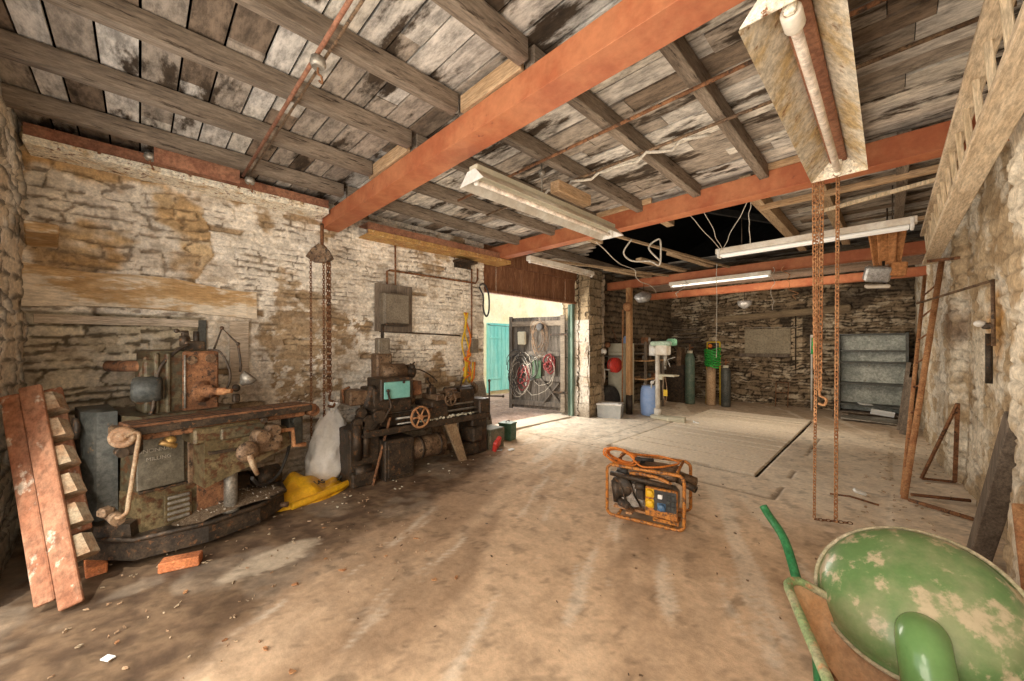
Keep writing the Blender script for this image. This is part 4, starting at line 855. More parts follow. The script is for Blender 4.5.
pipe(arc([(LX+.06+.03*math.sin(i), 3.62+.07*math.sin(i*2.4), 1.42-.06*i) for i in range(8)], 50), .016, M_rope_o, 'bunched orange and yellow lashing low on the hanging ropes', 'rope', 'rope')

# hoist with hanging chains by the left wall
def chain_mb(g, p0, p1, link_l=.036, wire=.0045, width=.011):
    p0, p1 = Vector(p0), Vector(p1); d = p1-p0; n = max(2, int(d.length/(link_l*.76))); z = d.normalized(); x = z.orthogonal().normalized(); y_ = z.cross(x)
    for i in range(n):
        c = p0+d*((i+.5)/n); a = x if i % 2 else y_; b = (y_ if i % 2 else x)
        P = [c+a*math.cos(t)*width+z*(math.sin(t)*width+(link_l/2-width)*(1 if math.sin(t) > 0 else -1)) for t in [k/8*2*math.pi+.39 for k in range(8)]]
        g.tube(P, wire, 4, True)
    return g
T = thing('chain_hoist', 'rusty chain hoist hanging at wall end of the nearest red beam', 'hoist', (-4.45, 1.42, 2.5))
wpart('hook', MB().tube([(-4.45, 1.44, 2.86), (-4.45, 1.44, 2.6)], .02, 8).tube(arc([(-4.45, 1.44, 2.62), (-4.42, 1.47, 2.58), (-4.45, 1.48, 2.54)], 8), .018), M_rust, T)
wpart('pulley_block', MB().prism([(-4.44, 1.43, 2.62), (-4.39, 1.50, 2.56), (-4.37, 1.54, 2.47), (-4.41, 1.49, 2.42), (-4.47, 1.37, 2.42), (-4.52, 1.32, 2.47), (-4.48, 1.37, 2.56)], (.07, -.05, 0)), M_castbrown, T)
g = MB(); chain_mb(g, (-4.47, 1.33, 2.46), (-4.48, 1.34, .35)); wpart('chain', g, M_rust, T)
g = MB(); chain_mb(g, (-4.40, 1.44, 2.44), (-4.41, 1.45, .70)); wpart('chain', g, M_rust, T)
g = MB(); chain_mb(g, (-4.39, 1.50, 2.44), (-4.40, 1.51, .95), .045, .006, .013); wpart('chain', g, M_rust, T, 'thicker chain strand'); g = MB(); chain_mb(g, (-4.37, 1.47, 2.44), (-4.38, 1.48, .99), .045, .006, .013); wpart('chain', g, M_rust, T)
wpart('load_hook', MB().tube(arc([(-4.39, 1.5, .96), (-4.39, 1.5, .90), (-4.38, 1.55, .87), (-4.38, 1.53, .82), (-4.38, 1.48, .84)], 14), .014), M_rust, T)

# chains hanging from the middle beam to the floor
def rigged(name, strands, label):
    T = thing(name, label, 'chain', (strands[0][1][0], strands[0][1][1], strands[0][1][2]))
    for a, b, l, w_, d_ in strands:
        g = MB(); chain_mb(g, a, b, l, w_, d_); wpart('chain_strand', g, M_rustor, T)
    return T
T = rigged('hanging_chain', [((-.43, 4.08, 2.98), (-.455, 4.10, .03), .034, .0045, .011), ((-.40, 4.08, 2.98), (-.42, 4.12, 1.12), .045, .0065, .015), ((-.455, 4.08, 2.98), (-.45, 4.12, 1.3), .045, .0065, .015)], 'bundle of orange-rusty chains hanging from middle beam, left of the pair')
wpart('chain_hook', MB().tube(arc([(-.42, 4.12, 1.14), (-.42, 4.12, 1.08), (-.38, 4.14, 1.05), (-.39, 4.13, 1.0), (-.43, 4.12, 1.01)], 16), .010), M_rustor, T)
T = rigged('hanging_chain', [((-.30, 4.08, 2.98), (-.32, 4.16, .02), .04, .006, .014)], 'single orange-rusty chain hanging from middle beam, right of the pair')
wpart('floor_pile', chain_mb(chain_mb(MB(), (-.45, 4.10, .018), (-.33, 4.17, .018)), (-.33, 4.16, .02), (-.22, 4.22, .02)), M_rust, T)

# ---------------------------------------------------------------- fluorescent fittings
def tube_light(loc_, length, label, mats, rz=math.pi/2, w_=.28, trough=True, n_tubes=1, lit=None, drop=.02, h=.10):
    T = thing('fluorescent_light', label, 'light', loc_, rz); L2 = length/2
    if trough:
        for s_ in (-1, 1):
            part('reflector', MB().prism([(-L2, s_*.045, h), (L2, s_*.045, h), (L2, s_*w_/2, 0), (-L2, s_*w_/2, 0)], (0, s_*.004, -.004)), mats[0], T)
            part('end_plate', MB().prism([(s_*L2, -.045, h), (s_*L2, .045, h), (s_*L2, w_/2, 0), (s_*L2, -w_/2, 0)], (s_*.006, 0, 0)), mats[1], T)
    part('spine', MB().box((0, 0, h+.01), (length-.02, .09, .07), bev=.006), mats[2], T)
    for k in range(n_tubes):
        yy = (k-(n_tubes-1)/2)*.07; z = drop
        part('tube', MB().lathe([(.012, 0), (.019, .01), (.019, length-.14), (.012, length-.13)], (-L2+.065, yy, z), (1, 0, 0), 14), mats[3], T)
        for s_ in (-1, 1): part('lamp_holder', MB().box((s_*(L2-.045), yy, z+.03), (.03, .04, .11), bev=.008), mats[1], T)
    return T
# big rusty one, near right
T = tube_light((-.25, 2.52, 2.68), 1.86, 'big rusty open-sided fluorescent trough overhead near the right wall', (M_troughrust, M_rustwhite, M_brownsteel, M_deadtube), w_=.29, h=.12)
part('end_cap', MB().lathe([(.03, 0), (.034, .01), (.034, .09), (.03, .1)], (-.87, 0, .02), (1, 0, 0), 16), M_cream, T)
for s_ in (-.6, .6): part('hanger', MB().tube([(s_, 0, .17), (s_, 0, .38)], .007, 6), M_rust, T)
T = tube_light((-2.13, 2.68, 2.68), 1.95, 'cream fluorescent fitting with reflector hanging in the middle of the second bay', (M_cream, M_white, M_cardcream, M_deadtube), w_=.27, h=.09)
part('ballast_box', MB().box((.15, -.06, .22), (.5, .1, .1), bev=.006), M_joistx, T); part('hanger', MB().tube([(-.2, 0, .15), (-.2, .0, .4)], .008, 6).ball((-.2, 0, .32), .03), M_steelgrey, T)
tube_light((-3.82, 5.0, 2.78), 1.75, 'slim fluorescent batten over the cart opening next to the pillar', (M_cream, M_white, M_cream, M_deadtube), trough=False, h=.03, drop=-.005)
T = tube_light((-.70, 5.33, 2.68), 1.8, 'long pale twin-tube batten crossing behind the rusty hanging chains', (M_cream, M_white, M_cream, M_tube), 0.0, trough=False, n_tubes=2, h=.03, drop=-.02)
for s_ in (-.6, .72): part('hanger', MB().tube([(s_, 0, .05), (s_, 0, .42)], .006, 6), M_castdark, T)
tube_light((-2.24, 7.50, 2.70), 1.72, 'thin fluorescent batten fixed beneath the third red beam', (M_cream, M_white, M_cream, M_tube_on), 0.0, trough=False, h=.02, drop=-.02)
# conduits and cables under the ceiling
pipe([(-4.1, .66, 3.03), (.4, .66, 3.03)], .012, M_brownsteel, 'brown conduit pipe crossing under the joists of the near bay')
pipe([(-4.1, .70, 3.035), (.4, .705, 3.035)], .008, M_castbrown, 'thinner rusty pipe alongside the brown conduit in near bay')
pipe([(-3.2, 2.38, 3.03), (.45, 2.32, 3.03)], .012, M_rust, 'rust-red pipe crossing under the joists of the second bay')
pipe([(-3.3, 2.86, 3.02), (.4, 2.78, 3.03)], .012, M_castbrown, 'straight brown wire run crossing the second bay past the red pipe')
pipe([(-2.6+.09*i, 2.84+.03*math.sin(i*1.7), 3.0+.02*math.sin(i*2.3)) for i in range(20)], .012, M_rope_w, 'pale twisted cable tied along the wire in the second bay', 'cable', 'cable')
for p, l in [((-2.1, .66, 2.95), 'grey lamp holder with hook hanging under the near bay pipe, topmost'), ((-4.03, .70, 2.95), 'small metal hook on the pipe end above the near wall channel'), ((-4.15, .06, 2.98), 'small metal hook left of the red-brown plate by wall')]:
    T = thing('ceiling_hook', l, 'hook', p)
    part('cup', MB().lathe([(.012, .06), (.035, .05), (.04, .02), (.03, 0)], (0, 0, 0), (0, 0, 1), 16), M_steelgrey, T)
    part('hook', MB().tube(arc([(0, 0, .01), (0, .0, -.03), (.02, .01, -.05), (.0, .02, -.07), (-.015, .01, -.055)], 14), .006, 6), M_rust, T)
q = random.Random(17)
def drape(p0, p1, label, r=.005, wob=.06, n=10, mat=None):
    p0, p1 = Vector(p0), Vector(p1); pts = [p0.lerp(p1, i/n)+Vector((q.uniform(-wob, wob), q.uniform(-wob, wob), q.uniform(-wob, wob)*.5))*(0 if i in (0, n) else 1) for i in range(n+1)]
    return pipe(arc(pts, n*4), r, mat or M_rope_w, label, 'wire', 'wire')
drape((-2.55, 4.0, 2.78), (-3.1, 6.9, 2.5), 'pale loose wire dangling from the cream fitting toward the hanging cone', .006)
pipe(arc([(-2.55, 4.9, 3.0), (-2.7, 4.95, 2.85), (-2.6, 5.0, 2.72), (-2.35, 5.05, 2.68), (-2.2, 5.0, 2.6), (-2.18, 5.0, 2.78), (-2.2, 5.0, 2.95), (-2.35, 5.0, 2.86), (-2.2, 5.02, 2.66)], 50), .012, M_rope_w, 'knotted pale cable loop hanging in the black roof hole', 'cable', 'cable')
for i, (a, b) in enumerate([((-1.6, 4.35, 3.0), (-1.52, 5.3, 2.72)), ((-1.45, 4.35, 3.02), (-1.5, 5.3, 2.72)), ((-1.0, 4.4, 3.02), (-1.5, 5.28, 2.74)), ((-1.0, 4.4, 3.0), (-1.02, 4.5, 2.55))]):
    drape(a, b, ['pale wire holding up left end of the twin batten, leftmost strand', 'pale wire holding up left end of the twin batten, middle strand', 'pale wire slanting from left end of twin batten to the joist', 'short wire hanging straight in right of the roof hole'][i], .004, .012, 6)
drape((-2.05, 6.9, 2.9), (-2.06, 6.9, 1.3), 'long straight pale wire hanging down in front of the back wall', .005, .01)
drape((-1.35, 7.4, 2.8), (-1.36, 7.4, 2.1), 'short pale wire hanging under the third beam, left of chains', .005, .03)
drape((-1.2, 7.4, 2.8), (-1.05, 7.4, 2.25), 'short rusty wire hanging crooked under third beam, left of chains', .006, .06, mat=M_rustor)
drape((-2.75, 7.4, 2.75), (-2.9, 7.4, 2.45), 'curly pale wire under the left end of the thin batten light', .006, .08)

# ---------------------------------------------------------------- hanging brown hood and lamp at the right
T = thing('hanging_hood', 'brown ribbed metal hood hanging near the far end of the big ladder', 'hood', (-.02, 6.0, 2.45))
for k, (dx, rz_) in enumerate([(-.10, .5), (-.035, .12), (.035, -.25), (.10, -.6)]):
    part('rib_panel', MB().box((dx, abs(dx)*.5, .18), (.085, .02, .42), (-.12, dx*.7, rz_), .008), M_flood, T)
part('bracket', MB().tube([(0, .05, .35), (0, .05, .62)], .008, 6), M_castdark, T)
T = thing('flood_lamp', 'grey boxy lamp hanging beneath the brown ribbed hood', 'lamp', (-.08, 5.95, 2.24))
part('body', MB().box((-.02, 0, .08), (.22, .15, .17), (.3, .15, .2), .02), M_alu, T); part('side_box', MB().box((.14, .02, .11), (.13, .14, .15), (0, .1, .2), .01), M_flood, T)
part('lower_shade', MB().box((-.02, 0, -.06), (.2, .12, .04), (.2, .05, .2), .01), M_cream, T); part('stem', MB().tube([(.04, .02, -.06), (.03, .03, .22)], .012), M_castdark, T)

# ---------------------------------------------------------------- ladders, frame and planks on the right
T = thing('wooden_ladder', 'long pale wooden ladder hung on edge beneath the ceiling along the right wall', 'ladder', (.32, 3.8, 2.5))
wpart('rail', MB().box((.345, 3.85, 2.52), (.125, 6.1, .035), bev=.005), M_pale_y, T); wpart('rail', MB().box((.31, 3.85, 2.88), (.085, 6.1, .035), bev=.005), M_pale_y, T)
yy = 1.0
while yy < 6.8: wpart('rung', MB().bar((.335, yy, 2.54), (.31, yy, 2.865), .028, .028, .004, (0, 1, 0)), M_pale_z, T); yy += .34
link('ladder_bracket', MB().bar((.30, 6.4, 2.47), (.56, 6.4, 2.47), .03, .03), M_rust, label='rusty bracket under far end of the long hung ladder', cat='bracket')
T = thing('leaning_ladder', 'narrow rusty pole ladder leaning on the right wall under the hung ladder', 'ladder', (.14, 5.32, 0))
a0, a1 = Vector((.10, 5.32, 0)), Vector((.42, 6.5, 2.48)); b0, b1 = Vector((.09, 5.45, 0)), Vector((.30, 6.75, 2.35))
wpart('rail', MB().tube([a0, a1], .026, 10), M_rustor, T); wpart('rail', MB().tube([b0, b1], .018, 10), M_rustor, T)
for k in range(1, 9): t_ = k/9; wpart('rung', MB().tube([a0.lerp(a1, t_), b0.lerp(b1, t_)], .01, 6), M_rust, T)
link('steel_bar', MB().tube([(.15, 5.42, .03), (.54, 5.60, .03)], .016), M_rust, label='rusty bar on the floor from pole ladder foot to wall, farther one', cat='bar')
link('steel_bar', MB().tube([(.13, 5.22, .03), (.50, 5.02, .03)], .018), M_rust, label='rusty bar on the floor from pole ladder foot to wall, nearer one', cat='bar')
pipe([(.47, 6.2, 1.95), (.15, 6.1, 1.88)], .014, M_rust, 'rusty bar sticking out of the right wall across the pole ladder', 'steel_bar', 'bar') if False else None
link('wall_pipe', MB().tube([(.22, 6.2, 1.98), (.56, 4.9, 2.02), (.57, 4.75, 2.02), (.57, 4.72, 1.5)], .012), M_castbrown, label='thin dark bracket pipe on right wall above the orange stain', cat='pipe')
link('wall_fitting', MB().box((.55, 4.8, 1.66), (.05, .12, .05), bev=.01).cyl((.56, 4.82, 1.6), (.56, 4.82, 1.2), .02), M_castdark, label='dark pipe fitting on right wall in the orange stain', cat='fitting')
link('wall_insulator', MB().ball((.51, 4.78, 1.68), .035, (1, 1.5, .8)), M_white, label='white knob on right wall in the orange stain', cat='knob')
T = thing('triangle_frame', 'rusty angle-iron triangle frame standing against the right wall', 'frame', (.40, 6.25, 0))
A, B, Cc = Vector((.25, 6.20, .02)), Vector((.50, 6.30, .02)), Vector((.50, 6.05, .90))
for p0, p1 in ((A, B), (B, Cc), (A, Cc)): wpart('bar', MB().bar(p0, p1, .035, .02), M_rust, T)
link('scrap_plank', MB().bar((.16, 9.2, 0), (.28, 9.5, .95), .09, .02), M_darkwood, label='dark thin plank leaning at the corner beside the steel shelves', cat='plank')
link('scrap_plank', MB().bar((.12, 9.6, 0), (.25, 10.0, 1.2), .06, .02), M_darkwood, label='thinner dark plank leaning behind the other near steel shelves', cat='plank')
g = MB(); d = Vector((.03, -.82, 1.13)).normalized()
link('dark_beam', MB().bar((.44, 4.19, .02), (.505, 3.42, 1.10), .12, .10, .006, (1, 0, 0)), M_darkwood, label='dark squared timber leaning on the right wall behind the green hood', cat='beam')
link('rusty_tube', MB().tube([(.44, 2.75, .35), (.44, 2.98, .74)], .028, 10), M_rustor, label='rusty tube end poking up at the right edge behind the green hood', cat='tube')

# red painted step boards at the left edge
T = thing('step_ladder', 'red-brown paint-splashed wooden steps leaning in the left corner', 'ladder', (-3.35, -.32, 0))
foot = Vector((-3.27, -.27, 0)); top = Vector((-4.06, -.525, 1.27)); ax = (top-foot).normalized(); side = Vector((.22, .97, 0)); side = (side-ax*side.dot(ax)).normalized(); nrm = ax.cross(side)
if nrm.dot(Vector((1, 0, 0))) < 0: nrm = -nrm
def stringer(off, L0, L1, wd):
    m = MB(); a, b = foot+ax*L0+off, foot+ax*L1+off; R = Matrix((ax, side, nrm)).transposed()
    m.box((a+b)/2, ((b-a).length, wd, .035), R, .012, 2); return m
wpart('stringer', stringer(side*.0, .02, 1.47, .10), M_redwood, T); wpart('stringer', stringer(side*-.098-nrm*.03, .10, 1.45, .085), M_redwood, T)
for k in range(6):
    c = foot+ax*(.28+.2*k)-nrm*.07+side*.055
    wpart('tread', MB().prism([c-side*.05+nrm*.06, c+side*.05+nrm*.055, c+side*.075-nrm*.02, c+side*.04-nrm*.09, c-side*.05-nrm*.09], ax*.13+side*-.02), M_treadwood, T)
wpart('back_rail', stringer(side*.06-nrm*.15, .45, 1.5, .09), M_redwood, T)

# ---------------------------------------------------------------- generator
def generator():
    T = thing('portable_generator', 'orange tube-framed portable generator standing on the middle of the floor', 'generator', (-1.78, 2.94, 0), .235)
    P = lambda n, m, mat, lab=None: part(n, m, mat, T, lab)
    Lg, Wd, H = .64, .43, .455; r = .014; c = .05
    def hoop(y_):
        pts = []
        for (x, z, a) in ((c+r, c+r, 180), (Lg-c, c+r, 270), (Lg-c, H-c, 0), (c+r, H-c, 90)):
            for k in range(5):
                b = math.radians(a+k*22.5); pts.append((x+math.cos(b)*c, y_, z+math.sin(b)*c))
        return MB().tube(pts, r, 10, True)
    P('frame_hoop', hoop(0), M_orange); P('frame_hoop', hoop(Wd), M_orange)
    for x, z in ((.1, r+.0), (Lg-.1, r), (.06, H), (Lg-.06, H)): P('cross_tube', MB().tube([(x, 0, z), (x, Wd, z)], r*.9, 8), M_orange)
    P('base_rail', MB().box((Lg/2, .13, .05), (Lg-.08, .05, .02)).box((Lg/2, .30, .05), (Lg-.08, .05, .02)).box((.2, .21, .055), (.05, .4, .015)), M_rustor)
    P('side_bar', MB().tube([(.04, .015, .375), (.55, .015, .345)], .021, 10), M_castdark, 'thick dark side tube')
    tk = P('fuel_tank', MB().box((.36, .23, .395), (.42, .28, .09), bev=.035, seg=3), M_castbrown)
    part('filler_cap', MB().lathe([(.03, 0), (.034, .01), (.034, .03), (.02, .035)], (.25, .25, .435), (0, 0, 1), 16), M_black, tk)
    P('tank_strap', MB().tube(arc([(.20, .06, .385), (.3, .05, .40), (.45, .04, .39), (.54, .03, .36)], 16), .016, 8), M_orange)
    P('engine_block', MB().box((.22, .2, .20), (.22, .22, .22), (0, 0, .1), .03, 2).cyl((.22, .05, .2), (.22, .12, .2), .10, n=20), M_engine)
    g = MB()
    for k in range(7): g.box((.15, .22, .25+.016*k), (.15, .18, .006), (0, .25, 0))
    P('cooling_fins', g, M_engine)
    P('recoil_starter', MB().lathe([(.02, 0), (.09, 0), (.1, .02), (.09, .05), (.03, .06)], (.13, .09, .26), (-.2, -1, 0), 20), M_castdark)
    P('engine_clutter', MB().cyl((.07, .06, .30), (.09, .06, .12), .035).box((.15, .04, .12), (.1, .05, .06), (0, .3, 0), .012).tube([(.08, .05, .33), (.14, .02, .25), (.18, .03, .12), (.24, .04, .09)], .009).tube([(.2, .03, .33), (.24, .02, .22), (.3, .03, .12)], .007).cyl((.25, .03, .3), (.33, .03, .3), .03).box((.29, .05, .23), (.07, .05, .09), bev=.01).jitter(.003, 4), M_castdark)
    P('air_filter', MB().box((.12, .13, .34), (.12, .12, .1), bev=.02).cyl((.08, .1, .38), (.17, .1, .38), .03), M_black)
    P('carburettor', MB().box((.1, .1, .16), (.07, .07, .09), bev=.01).cyl((.12, .06, .1), (.12, .13, .1), .03), M_engine)
    P('alternator', MB().lathe([(.04, 0), (.1, .01), (.11, .04), (.11, .22), (.08, .25)], (.32, .22, .18), (1, 0, 0), 24), M_engine)
    sl = P('silencer', MB().lathe([(.03, 0), (.055, .01), (.055, .2), (.03, .21)], (.50, .3, .36), (.7, .1, -.2), 18), M_castbrown)
    part('exhaust_pipe', MB().lathe([(.028, 0), (.03, .12), (.026, .12), (.024, .02)], (.60, .2, .34), (.9, -.3, -.25), 14, False), M_castdark, sl)
    pn = P('control_panel', MB().box((.47, -.012, .21), (.25, .035, .24), bev=.006), M_orange)
    part('panel_face', MB().box((.50, -.032, .235), (.175, .006, .165), bev=.002), M_black, pn)
    for x, z, mt, rr, lab in ((.385, .285, M_yellow, .030, 'yellow round socket cover'), (.385, .20, M_yellow, .032, 'yellow round socket cover'), (.475, .185, M_bluesock, .030, 'blue round socket cover')):
        part('socket_cover', MB().box((x, -.034, z), (.07, .01, .07), bev=.006).lathe([(rr, 0), (rr, .02), (rr*.8, .027), (.005, .028)], (x, -.036, z), (0, -1, 0), 20), mt, pn, lab)
    part('switch', MB().box((.465, -.04, .27), (.035, .015, .035), bev=.003), M_white, pn)
    for x in (.53, .565): 
        for z in (.19, .235, .28): part('gauge', MB().box((x, -.038, z), (.025, .01, .032), bev=.003), M_castblue, pn)
    P('lower_bracket', MB().box((.5, .02, .06), (.2, .05, .03), bev=.004).box((.55, .02, .085), (.03, .05, .05)).box((.42, .02, .085), (.03, .05, .05)), M_orange)
generator()
GM = Matrix.Translation((-1.78, 2.94, 0)) @ Matrix.Rotation(.235, 4, 'Z')
q = random.Random(2); pts = []
for i in range(70):
    a = i/14*2*math.pi; k_ = i/70; pts.append(GM @ Vector((.10+.02*math.sin(i/14*1.9)+math.cos(a)*.125*(1+q.uniform(-.05, .05)), .06+.12*k_+math.cos(a)*.05, .515-.02*k_+math.sin(a)*(.075-.03*k_)-math.cos(a)*.035)))
pts += arc([pts[-1], GM @ Vector((.22, .1, .50)), GM @ Vector((.30, .05, .465)), GM @ Vector((.42, .08, .47)), GM @ Vector((.5, .16, .475)), GM @ Vector((.56, .3, .475)), GM @ Vector((.4, .36, .49)), GM @ Vector((.2, .3, .49)), GM @ Vector((.14, .2, .51))], 40)
link('extension_cable', MB().tube(pts, .0085, 7), worn('orange_cable', (.75, .24, .04), (.55, .16, .03), scale=20, rough=.5), label='orange cable coiled on top of the generator', cat='cable')
link('cable_plug', MB(GM).box((.25, .13, .50), (.06, .04, .035), (0, 0, .5), .008).cyl((.26, .14, .50), (.36, .22, .485), .016), M_black, label='black plug of the orange cable on top of generator', cat='plug')

# ---------------------------------------------------------------- wheelbarrow and green hood
def wheelbarrow():
    T = thing('wheelbarrow', 'rusty green wheelbarrow with one dark green handle, under the big green hood', 'wheelbarrow', (-.02, 1.75, 0))
    R0 = Vector((-.325, 1.98, .50)); d = Vector((-.31, .95, 0)).normalized(); sd = Vector((.95, .31, 0)).normalized()
    def pt(a, b, z): return R0+d*a+sd*b+Vector((0, 0, z-.42*max(0, b-.05)))
    rim = [(.0, .0), (-.95, .04), (-.97, .38), (.0, .50)]; bot = [(-.22, .10), (-.78, .12), (-.80, .30), (-.22, .40)]
    g = MB(); k = 5
    def loop(frac, off=0):
        P = []
        for i in range(4):
            a, b = rim[i], bot[i]; P.append(Vector((a[0]*(1-frac)+b[0]*frac, a[1]*(1-frac)+b[1]*frac, -.28*frac**.9+off)))
        out = []
        for i in range(4):
            p, n_, pv = P[i], P[(i+1) % 4], P[i-1]; e = .10*(1-frac*.3)
            a = p+(pv-p).normalized()*e; b = p+(n_-p).normalized()*e
            for t in (0, .25, .5, .75, 1): out.append(a*(1-t)**2+p*2*t*(1-t)+b*t*t)
        return out
    rings = []
    for fr, off in ((0, 0), (.25, 0), (.5, 0), (.8, 0), (1, 0)): rings.append([g.bm.verts.new(pt(p.x, p.y, p.z)) for p in loop(fr, off)])
    g.loft(rings, False); g.bm.faces.new(rings[-1])
    tray = link('tray', g, M_traygreen, T, 'rust-orange inside of tray')
    md = tray.modifiers.new('thickness', 'SOLIDIFY'); md.thickness = .004
    wpart('tray_rim', MB().tube([pt(p.x, p.y, p.z+.002) for p in loop(0)], .017, 10, True), worn('green_tan_rim', (.40, .36, .22), (.24, .32, .14), (.42, .24, .12), scale=8, k3=.6), T)
    wpart('rib', MB().tube([pt(-.30, .08, -.12), pt(-.42, .2, -.20), pt(-.60, .44, -.16)], .006, 6), M_rust, T)
    h = wpart('handle', MB().tube(arc([pt(-.55, .22, -.31), pt(-.25, .17, -.31), pt(-.05, .10, -.20), pt(.10, .07, -.06), pt(.26, .045, .05), pt(.42, .0, .10), pt(.455, -.02, .13)], 30), .0195, 12), M_greenhandle, T)
    wpart('handle', MB().tube(arc([pt(-.55, .42, -.30), pt(-.2, .47, -.2), pt(.05, .50, -.1)], 12), .0165, 12), M_greenhandle, T)
    wpart('leg', MB().tube(arc([pt(-.15, .08, -.16), pt(-.1, .1, -.35), pt(-.08, .12, -.5)], 8), .014), M_greenhandle, T); wpart('leg', MB().tube(arc([pt(-.15, .48, -.16), pt(-.1, .46, -.35), pt(-.08, .44, -.5)], 8), .014), M_greenhandle, T)
    c = pt(-1.1, .29, -.31); wl = wpart('wheel', MB().lathe([(.10, -.035), (.17, -.035), (.19, 0), (.17, .035), (.10, .035)], c, sd, 28), M_black, T)
    wpart('fork', MB().bar(pt(-.6, .2, -.30), c-sd*.05, .02, .03).bar(pt(-.6, .36, -.30), c+sd*.05, .02, .03), M_greenhandle, T)
wheelbarrow()
def hood():
    c = Vector((.06, 2.10, .53)); ax = Vector((-.18, -.60, .75)).normalized(); R = .287
    T = thing('green_hood', 'big dented green metal dome with a curved outlet pipe, lying on the wheelbarrow', 'hood', c)
    prof = [(R+.004, -.010), (R+.008, 0), (R-.006, .008)]
    n = 14
    for i in range(1, n+1):
        a = i/n*math.pi/2; prof.append(((R-.010)*math.cos(a)**1.12 if i < n else .0004, .010+.125*math.sin(a)))
    g = MB().lathe([(.0004, -.004)]+prof, c, ax, 64, False); wpart('dome', g, M_green, T, 'green paint with dried mud patches')
    xx = Vector((1, 0, 0)); xx = (xx-ax*xx.dot(ax)).normalized(); yy = ax.cross(xx)
    wpart('rim', MB().tube([c+ax*.002+(xx*math.cos(t)+yy*math.sin(t))*(R+.008) for t in [i/64*2*math.pi for i in range(64)]], .008, 8, True), M_dustrim, T)
    p0 = W(926, 642, y=1.96)
    e = arc([p0-ax*.10, p0-ax*.02, p0+ax*.045, p0+ax*.085+Vector((.005, -.045, -.03)), p0+ax*.095+Vector((.015, -.085, -.10)), p0+ax*.09+Vector((.025, -.11, -.19)), p0+ax*.085+Vector((.03, -.12, -.28))], 36)
    wpart('outlet_pipe', MB().tube(e, [.069+.03*max(0, 1-i/9)**2 for i in range(len(e))], 32), M_greenclean, T, 'smooth clean green outlet pipe')
hood()

# ---------------------------------------------------------------- far left corner: pillar things
T = thing('grey_crate', 'grey plastic storage crate with lid on the floor by the pillar', 'crate', (-4.16, 7.06, 0), .35)
part('body', MB().plan([(-.23, -.16), (.23, -.16), (.23, .16), (-.23, .16)], 0, .27, 1.08), M_grey, T); part('lid', MB().box((0, 0, .285), (.53, .38, .035), bev=.012), M_white, T, 'pale lid'); part('lid_recess', MB().box((0, 0, .306), (.36, .22, .012), bev=.004), M_white, T)
for s_ in (-1, 1): part('clip', MB().box((s_*.262, 0, .25), (.02, .12, .06), bev=.005), M_grey, T)
T = thing('cream_cupboard', 'tall cream board cupboard in the corner behind the pillar', 'cupboard', (-4.42, 7.85, 0))
wpart('body', MB().box((-4.42, 7.98, .78), (.42, .45, 1.56), bev=.006), M_cardcream, T)
for z_ in (1.28, 1.05, 1.36): wpart('front_line', MB().box((-4.42, 7.752, z_), (.41, .008, .008)), M_castbrown, T)
wpart('front_panel', MB().box((-4.42, 7.75, .5), (.40, .012, .98), bev=.002), M_cardcream, T)
T = thing('hose_reel', 'red hose reel hung on the front of cream cupboard', 'hose reel', (-4.36, 7.59, 1.07))
part('reel', MB().lathe([(.03, -.05), (.17, -.05), (.17, -.035), (.09, -.03), (.09, .03), (.17, .035), (.17, .05), (.03, .05)], (0, 0, 0), (.9, -.42, 0), 24), M_red, T); part('hose', MB().lathe([(.09, -.03), (.15, -.03), (.15, .03), (.09, .03)], (0, 0, 0), (.9, -.42, 0), 24), M_cardcream, T); part('bracket', MB().box((-.1, .10, .19), (.5, .03, .03), bev=.004), M_steelgrey, T)
for p, r_, h_, mt, l in [((-4.30, 7.95, 1.56), .05, .17, M_blue, 'light blue bottle standing on top of the cream cupboard'), ((-4.38, 8.0, 1.56), .04, .15, M_steelgrey, 'grey tin beside the blue bottle on the cream cupboard'), ((-4.55, 7.93, 1.56), .06, .10, M_castdark, 'black can on left side of the cream cupboard top')]:
    link('bottle', MB().lathe([(r_, 0), (r_, h_*.7), (r_*.4, h_*.85), (r_*.4, h_)], p, (0, 0, 1), 14), mt, label=l, cat='bottle')
link('steel_rod', MB().tube([(-4.5, 7.95, 1.58), (-4.62, 7.9, 1.95)], .01), M_rust, label='thin rod leaning up from the cream cupboard top', cat='rod')
T = thing('timber_post', 'orange-brown square timber post propping the third red beam', 'post', (-4.03, 7.6, 0))
wpart('shaft', MB().box((-4.03, 7.63, 1.60), (.11, .11, 2.36), bev=.006), M_postwood, T); wpart('foot', MB().cyl((-4.03, 7.63, 0), (-4.03, 7.63, .43), .07, n=16), M_castdark, T, 'dark lower end')
link('steel_pipe', MB().tube([(-4.17, 7.58, 0), (-4.15, 7.56, 2.3)], .016), M_rustor, label='thin rusty upright pipe beside the timber post', cat='pipe')
T = thing('pulley', 'orange-rusty rope pulley hanging on the timber post', 'pulley', (-4.0, 7.5, 2.35))
part('wheel', MB().lathe([(.03, -.02), (.10, -.02), (.085, 0), (.10, .02), (.03, .02)], (0, 0, 0), (.5, -.85, 0), 22), M_rustor, T); part('hook', MB().tube(arc([(0, 0, .1), (.03, 0, .2), (0, 0, .28), (-.03, 0, .34)], 10), .014), M_rustor, T)
part('rope', MB().tube([(.09, 0, 0), (.09, 0, -.9)], .006).tube([(-.09, 0, 0), (-.09, 0, -.6)], .006), M_rustor, T)
T = thing('hanging_cone', 'grey heart-shaped metal pan hanging under the third beam beside post', 'pan', (-3.55, 7.3, 2.45))
part('pan', MB().lathe([(.02, -.02), (.12, -.03), (.17, .05), (.16, .1), (.03, .16)], (0, 0, 0), (.1, -.4, 1), 18), M_alu, T); part('wire', MB().tube([(0, 0, .12), (-.03, .1, .34)], .006), M_castdark, T)
